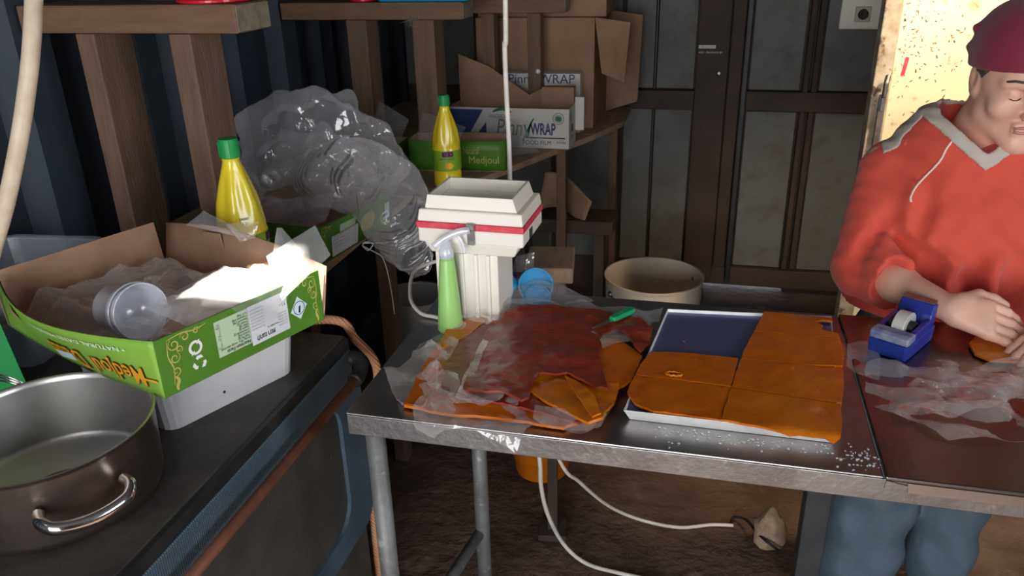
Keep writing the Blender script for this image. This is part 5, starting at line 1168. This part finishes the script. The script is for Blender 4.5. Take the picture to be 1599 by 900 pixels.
# hair and cap
cap = Field(HC-.17, HC+.17, .003)
cap.ell(H(0, -.012, .034), E3(.086, .108, .106), AX, .01); cap.ell(H(0, -.055, .055), E3(.060, .062, .068), AX, .03)
for i, (f_, u_) in enumerate(((-.085, .00), (-.105, .045), (-.100, .085))): cap.cone(H(-.06, f_, u_), H(.075, f_+.035, u_-.008), .008, .006, .012)
X, Y, Z = cap.grid()
u_ = ((X-HC[0])*Uh[0]+(Y-HC[1])*Uh[1]+(Z-HC[2])*Uh[2])/HS; f_ = ((X-HC[0])*Fh[0]+(Y-HC[1])*Fh[1]+(Z-HC[2])*Fh[2])/HS
cut = (.022-u_+.28*f_)*HS
cd = np.maximum(cap.d, (cut).astype(np.float32))
cap.mesh('cap', K['beanie'], who, cd)
hair = Field(HC-.15, HC+.15, .003)
hair.ell(H(0, -.014, .028), E3(.0775, .0965, .084), AX, .01)
hd = np.maximum(hair.d, np.maximum((u_s := None) or 0, 0)) if False else hair.d
X, Y, Z = hair.grid(); u_ = ((X-HC[0])*Uh[0]+(Y-HC[1])*Uh[1]+(Z-HC[2])*Uh[2])/HS; f_ = ((X-HC[0])*Fh[0]+(Y-HC[1])*Fh[1]+(Z-HC[2])*Fh[2])/HS
hd = np.maximum(hair.d, np.maximum(u_-.05, np.maximum(f_-.036+.35*np.maximum(0, .02-u_), -.008-u_+.5*np.maximum(0, -f_-.01)-.03*(f_ < -.02)*0)).astype(np.float32)*HS)
hair.mesh('hair', K['hair'], who, hd)
# --- sweatshirt
sw = Field((.20, 1.44, .80), (.92, 1.96, 1.30), .004)
sw.cone((.500, 1.735, .83), (.498, 1.715, 1.00), .200, .190, .03, flat=.72, fdir=(0, 1, 0))
sw.cone((.498, 1.715, 1.00), (.495, 1.705, 1.145), .186, .150, .04, flat=.74, fdir=(0, 1, 0))
sw.ell((.430, 1.645, 1.055), (.080, .072, .085), None, .05); sw.ell((.565, 1.645, 1.055), (.085, .075, .085), None, .05)
sw.cone(NB+np.array((-.03, .0, -.045)), SHR+np.array((.01, 0, -.012)), .060, .060, .04); sw.cone(NB+np.array((.03, .0, -.045)), SHL+np.array((-.01, 0, -.012)), .060, .060, .04)
for sh, el, wr in ((SHR, ELR, WRR), (SHL, ELL, WRL)):
    sw.cone(sh+np.array((0, 0, -.01)), el+np.array((0, -.008, .012)), .058, .064, .014)
    cu = el*.45+wr*.55; sw.cone(el+np.array((0, 0, .008)), cu, .064, .052, .02)
    d = (wr-el)/np.linalg.norm(wr-el)
    for t, r in ((.02, .060), (.20, .056), (.36, .060), (.50, .054)): sw.ell(el+(wr-el)*t, (r, r, r*.92), None, .012)
    sw.cone(cu, wr, .043, .040, .006, 's'); sw.cone(cu+d*.012, wr+d*.05, .075, .075, .004, 's')
for a, b_, r in (((.335, 1.60, 1.02), (.300, 1.585, .965), .020), ((.36, 1.575, 1.00), (.335, 1.565, .93), .016), ((.385, 1.55, 1.00), (.375, 1.53, .94), .014), ((.40, 1.60, 1.12), (.385, 1.575, 1.00), .018), ((.455, 1.565, 1.0), (.465, 1.57, .88), .018), ((.535, 1.565, 1.0), (.53, 1.57, .88), .018)):
    sw.cone(a, b_, r, r*.8, .03)
# drape folds: grooves
for a, b_, r in (((.402, 1.59, 1.13), (.388, 1.565, .99), .012), ((.425, 1.55, 1.0), (.435, 1.575, .87), .014), ((.497, 1.55, .98), (.50, 1.58, .86), .014), ((.57, 1.55, 1.0), (.57, 1.58, .86), .014), ((.46, 1.575, 1.17), (.45, 1.56, 1.08), .008), ((.33, 1.60, 1.05), (.29, 1.56, .985), .008), ((.42, 1.555, .98), (.37, 1.60, 1.02), .010)):
    sw.cone(a, b_, r, r, .03, 's')
X, Y, Z = sw.grid()
wob = .0035*np.sin(X*55+Z*23+2*np.sin(Z*31))*np.sin(Z*38+X*17)+.002*np.sin(X*120+Y*90)*np.sin(Z*95+Y*60)
swd = sw.d+wob.astype(np.float32)
# neckline opening: V toward the front
vx, vy, vz = .505, 1.575, 1.185
nx = (X-.492); ny = (Y-1.70)
neck = np.maximum(np.sqrt((nx/.9)**2+((ny)/1.0)**2)-.074, -(Z-1.215))
vcut = np.maximum((np.abs(nx)-np.clip((Z-1.200)*1.25, -.2, .075))/1.45, Y-1.72)
neckcut = np.minimum(neck, vcut)
inner = swd+.006
hollow = np.maximum(swd, -np.maximum(inner, -1)*0-1) if False else swd
swd = np.maximum(swd, -neckcut.astype(np.float32))
swd = np.maximum(swd, (.848-Z).astype(np.float32))
so = sw.mesh('sweatshirt', K['sweater'], who, swd)
so['label'] = 'red sweatshirt with pale flecks'
# grey shoulder yoke: thin shell over the shoulder tops behind the collar seam
for s in (-1, 1):
    yk = np.maximum(sw.d+wob.astype(np.float32)-.0022, -(sw.d+wob.astype(np.float32)+.002))
    reg = np.maximum((1.685+.0*X-Y-.25*np.abs(X-.492)+.02), np.maximum(s*-1*(X-.492)+.03, s*(X-.492)-.165))
    yk = np.maximum(np.maximum(yk, reg), -neckcut+.0).astype(np.float32)
    yo = sw.mesh('shoulder_yoke', K['sweat_grey'], who, yk); yo['label'] = 'grey shoulder panel'
# collar band around the V neckline
sh_ = sw.d+wob.astype(np.float32)
cb = np.maximum(np.maximum(sh_-.0042, -(sh_+.004)), np.maximum(neckcut-.026, -neckcut-.001)).astype(np.float32)
cb = np.maximum(cb, (1.13-Z).astype(np.float32))
sw.mesh('collar', K['sweat_grey'], who, cb)
bvh = BVHTree.FromPolygons([v.co+Vector(who.location) for v in so.data.vertices], [tuple(p.vertices) for p in so.data.polygons])
def snap(p, off=0):
    l, n_, i, dd = bvh.find_nearest(Vector(p)); c_ = Vector((.512, 1.72, l.z)); dirn = (Vector(p)-l); return l+(l-Vector((.512, 1.74, 1.05))).normalized()*off
# raglan seams
for s in (-1, 1):
    P = [snap((.492+s*x, y_, z), .0016) for x, y_, z in ((.062, 1.60, 1.235), (.078, 1.58, 1.215), (.095, 1.565, 1.19), (.112, 1.56, 1.165), (.122, 1.555, 1.14), (.125, 1.555, 1.115))]
    b = MB(); b.tube(catmull(P, 4), .0022, 6); b.build('raglan_seam', K['stitch'], who, world=True, smooth=True)
# --- trousers and shoes
tr = Field((.26, 1.58, .02), (.84, 2.0, .90), .006)
tr.cone((.515, 1.745, .84), (.515, 1.75, .72), .150, .155, .04, flat=.75, fdir=(0, 1, 0))
tr.cone((.440, 1.75, .72), (.445, 1.745, .40), .112, .105, .03); tr.cone((.445, 1.745, .40), (.435, 1.76, .075), .108, .105, .02, flat=.8, fdir=(0, 1, 0))
tr.cone((.600, 1.76, .72), (.640, 1.79, .40), .105, .082, .02); tr.cone((.640, 1.79, .40), (.640, 1.80, .075), .080, .078, .02)
X, Y, Z = tr.grid(); td = tr.d+(.006*np.sin(Z*46+X*21+Y*18+1.5*np.sin(X*30))*np.clip((.45-Z)*4, .2, 1)+.003*np.sin(X*70+Z*12)).astype(np.float32)
td = np.maximum(td, (.05-Z).astype(np.float32)); td = np.maximum(td, -(np.minimum(np.sqrt((X-.44)**2+(Y-1.757)**2)-.06, np.sqrt((X-.64)**2+(Y-1.80)**2)-.05)*1.0+np.maximum(0, Z-.10)*3).astype(np.float32))
tr.mesh('trousers', K['denim'], who, td)
for x, y_ in ((.435, 1.745), (.64, 1.785)):
    f = Field((x-.08, y_-.22, -.01), (x+.08, y_+.12, .16), .005)
    f.cone((x, y_-.13, .035), (x, y_+.05, .036), .036, .034, .02); f.cone((x, y_+.03, .05), (x, y_+.03, .13), .037, .036, .02)
    X, Y, Z = f.grid(); dd = np.maximum(f.d, (.0015-Z).astype(np.float32)); f.mesh('shoe', K['shoe'], who, dd)
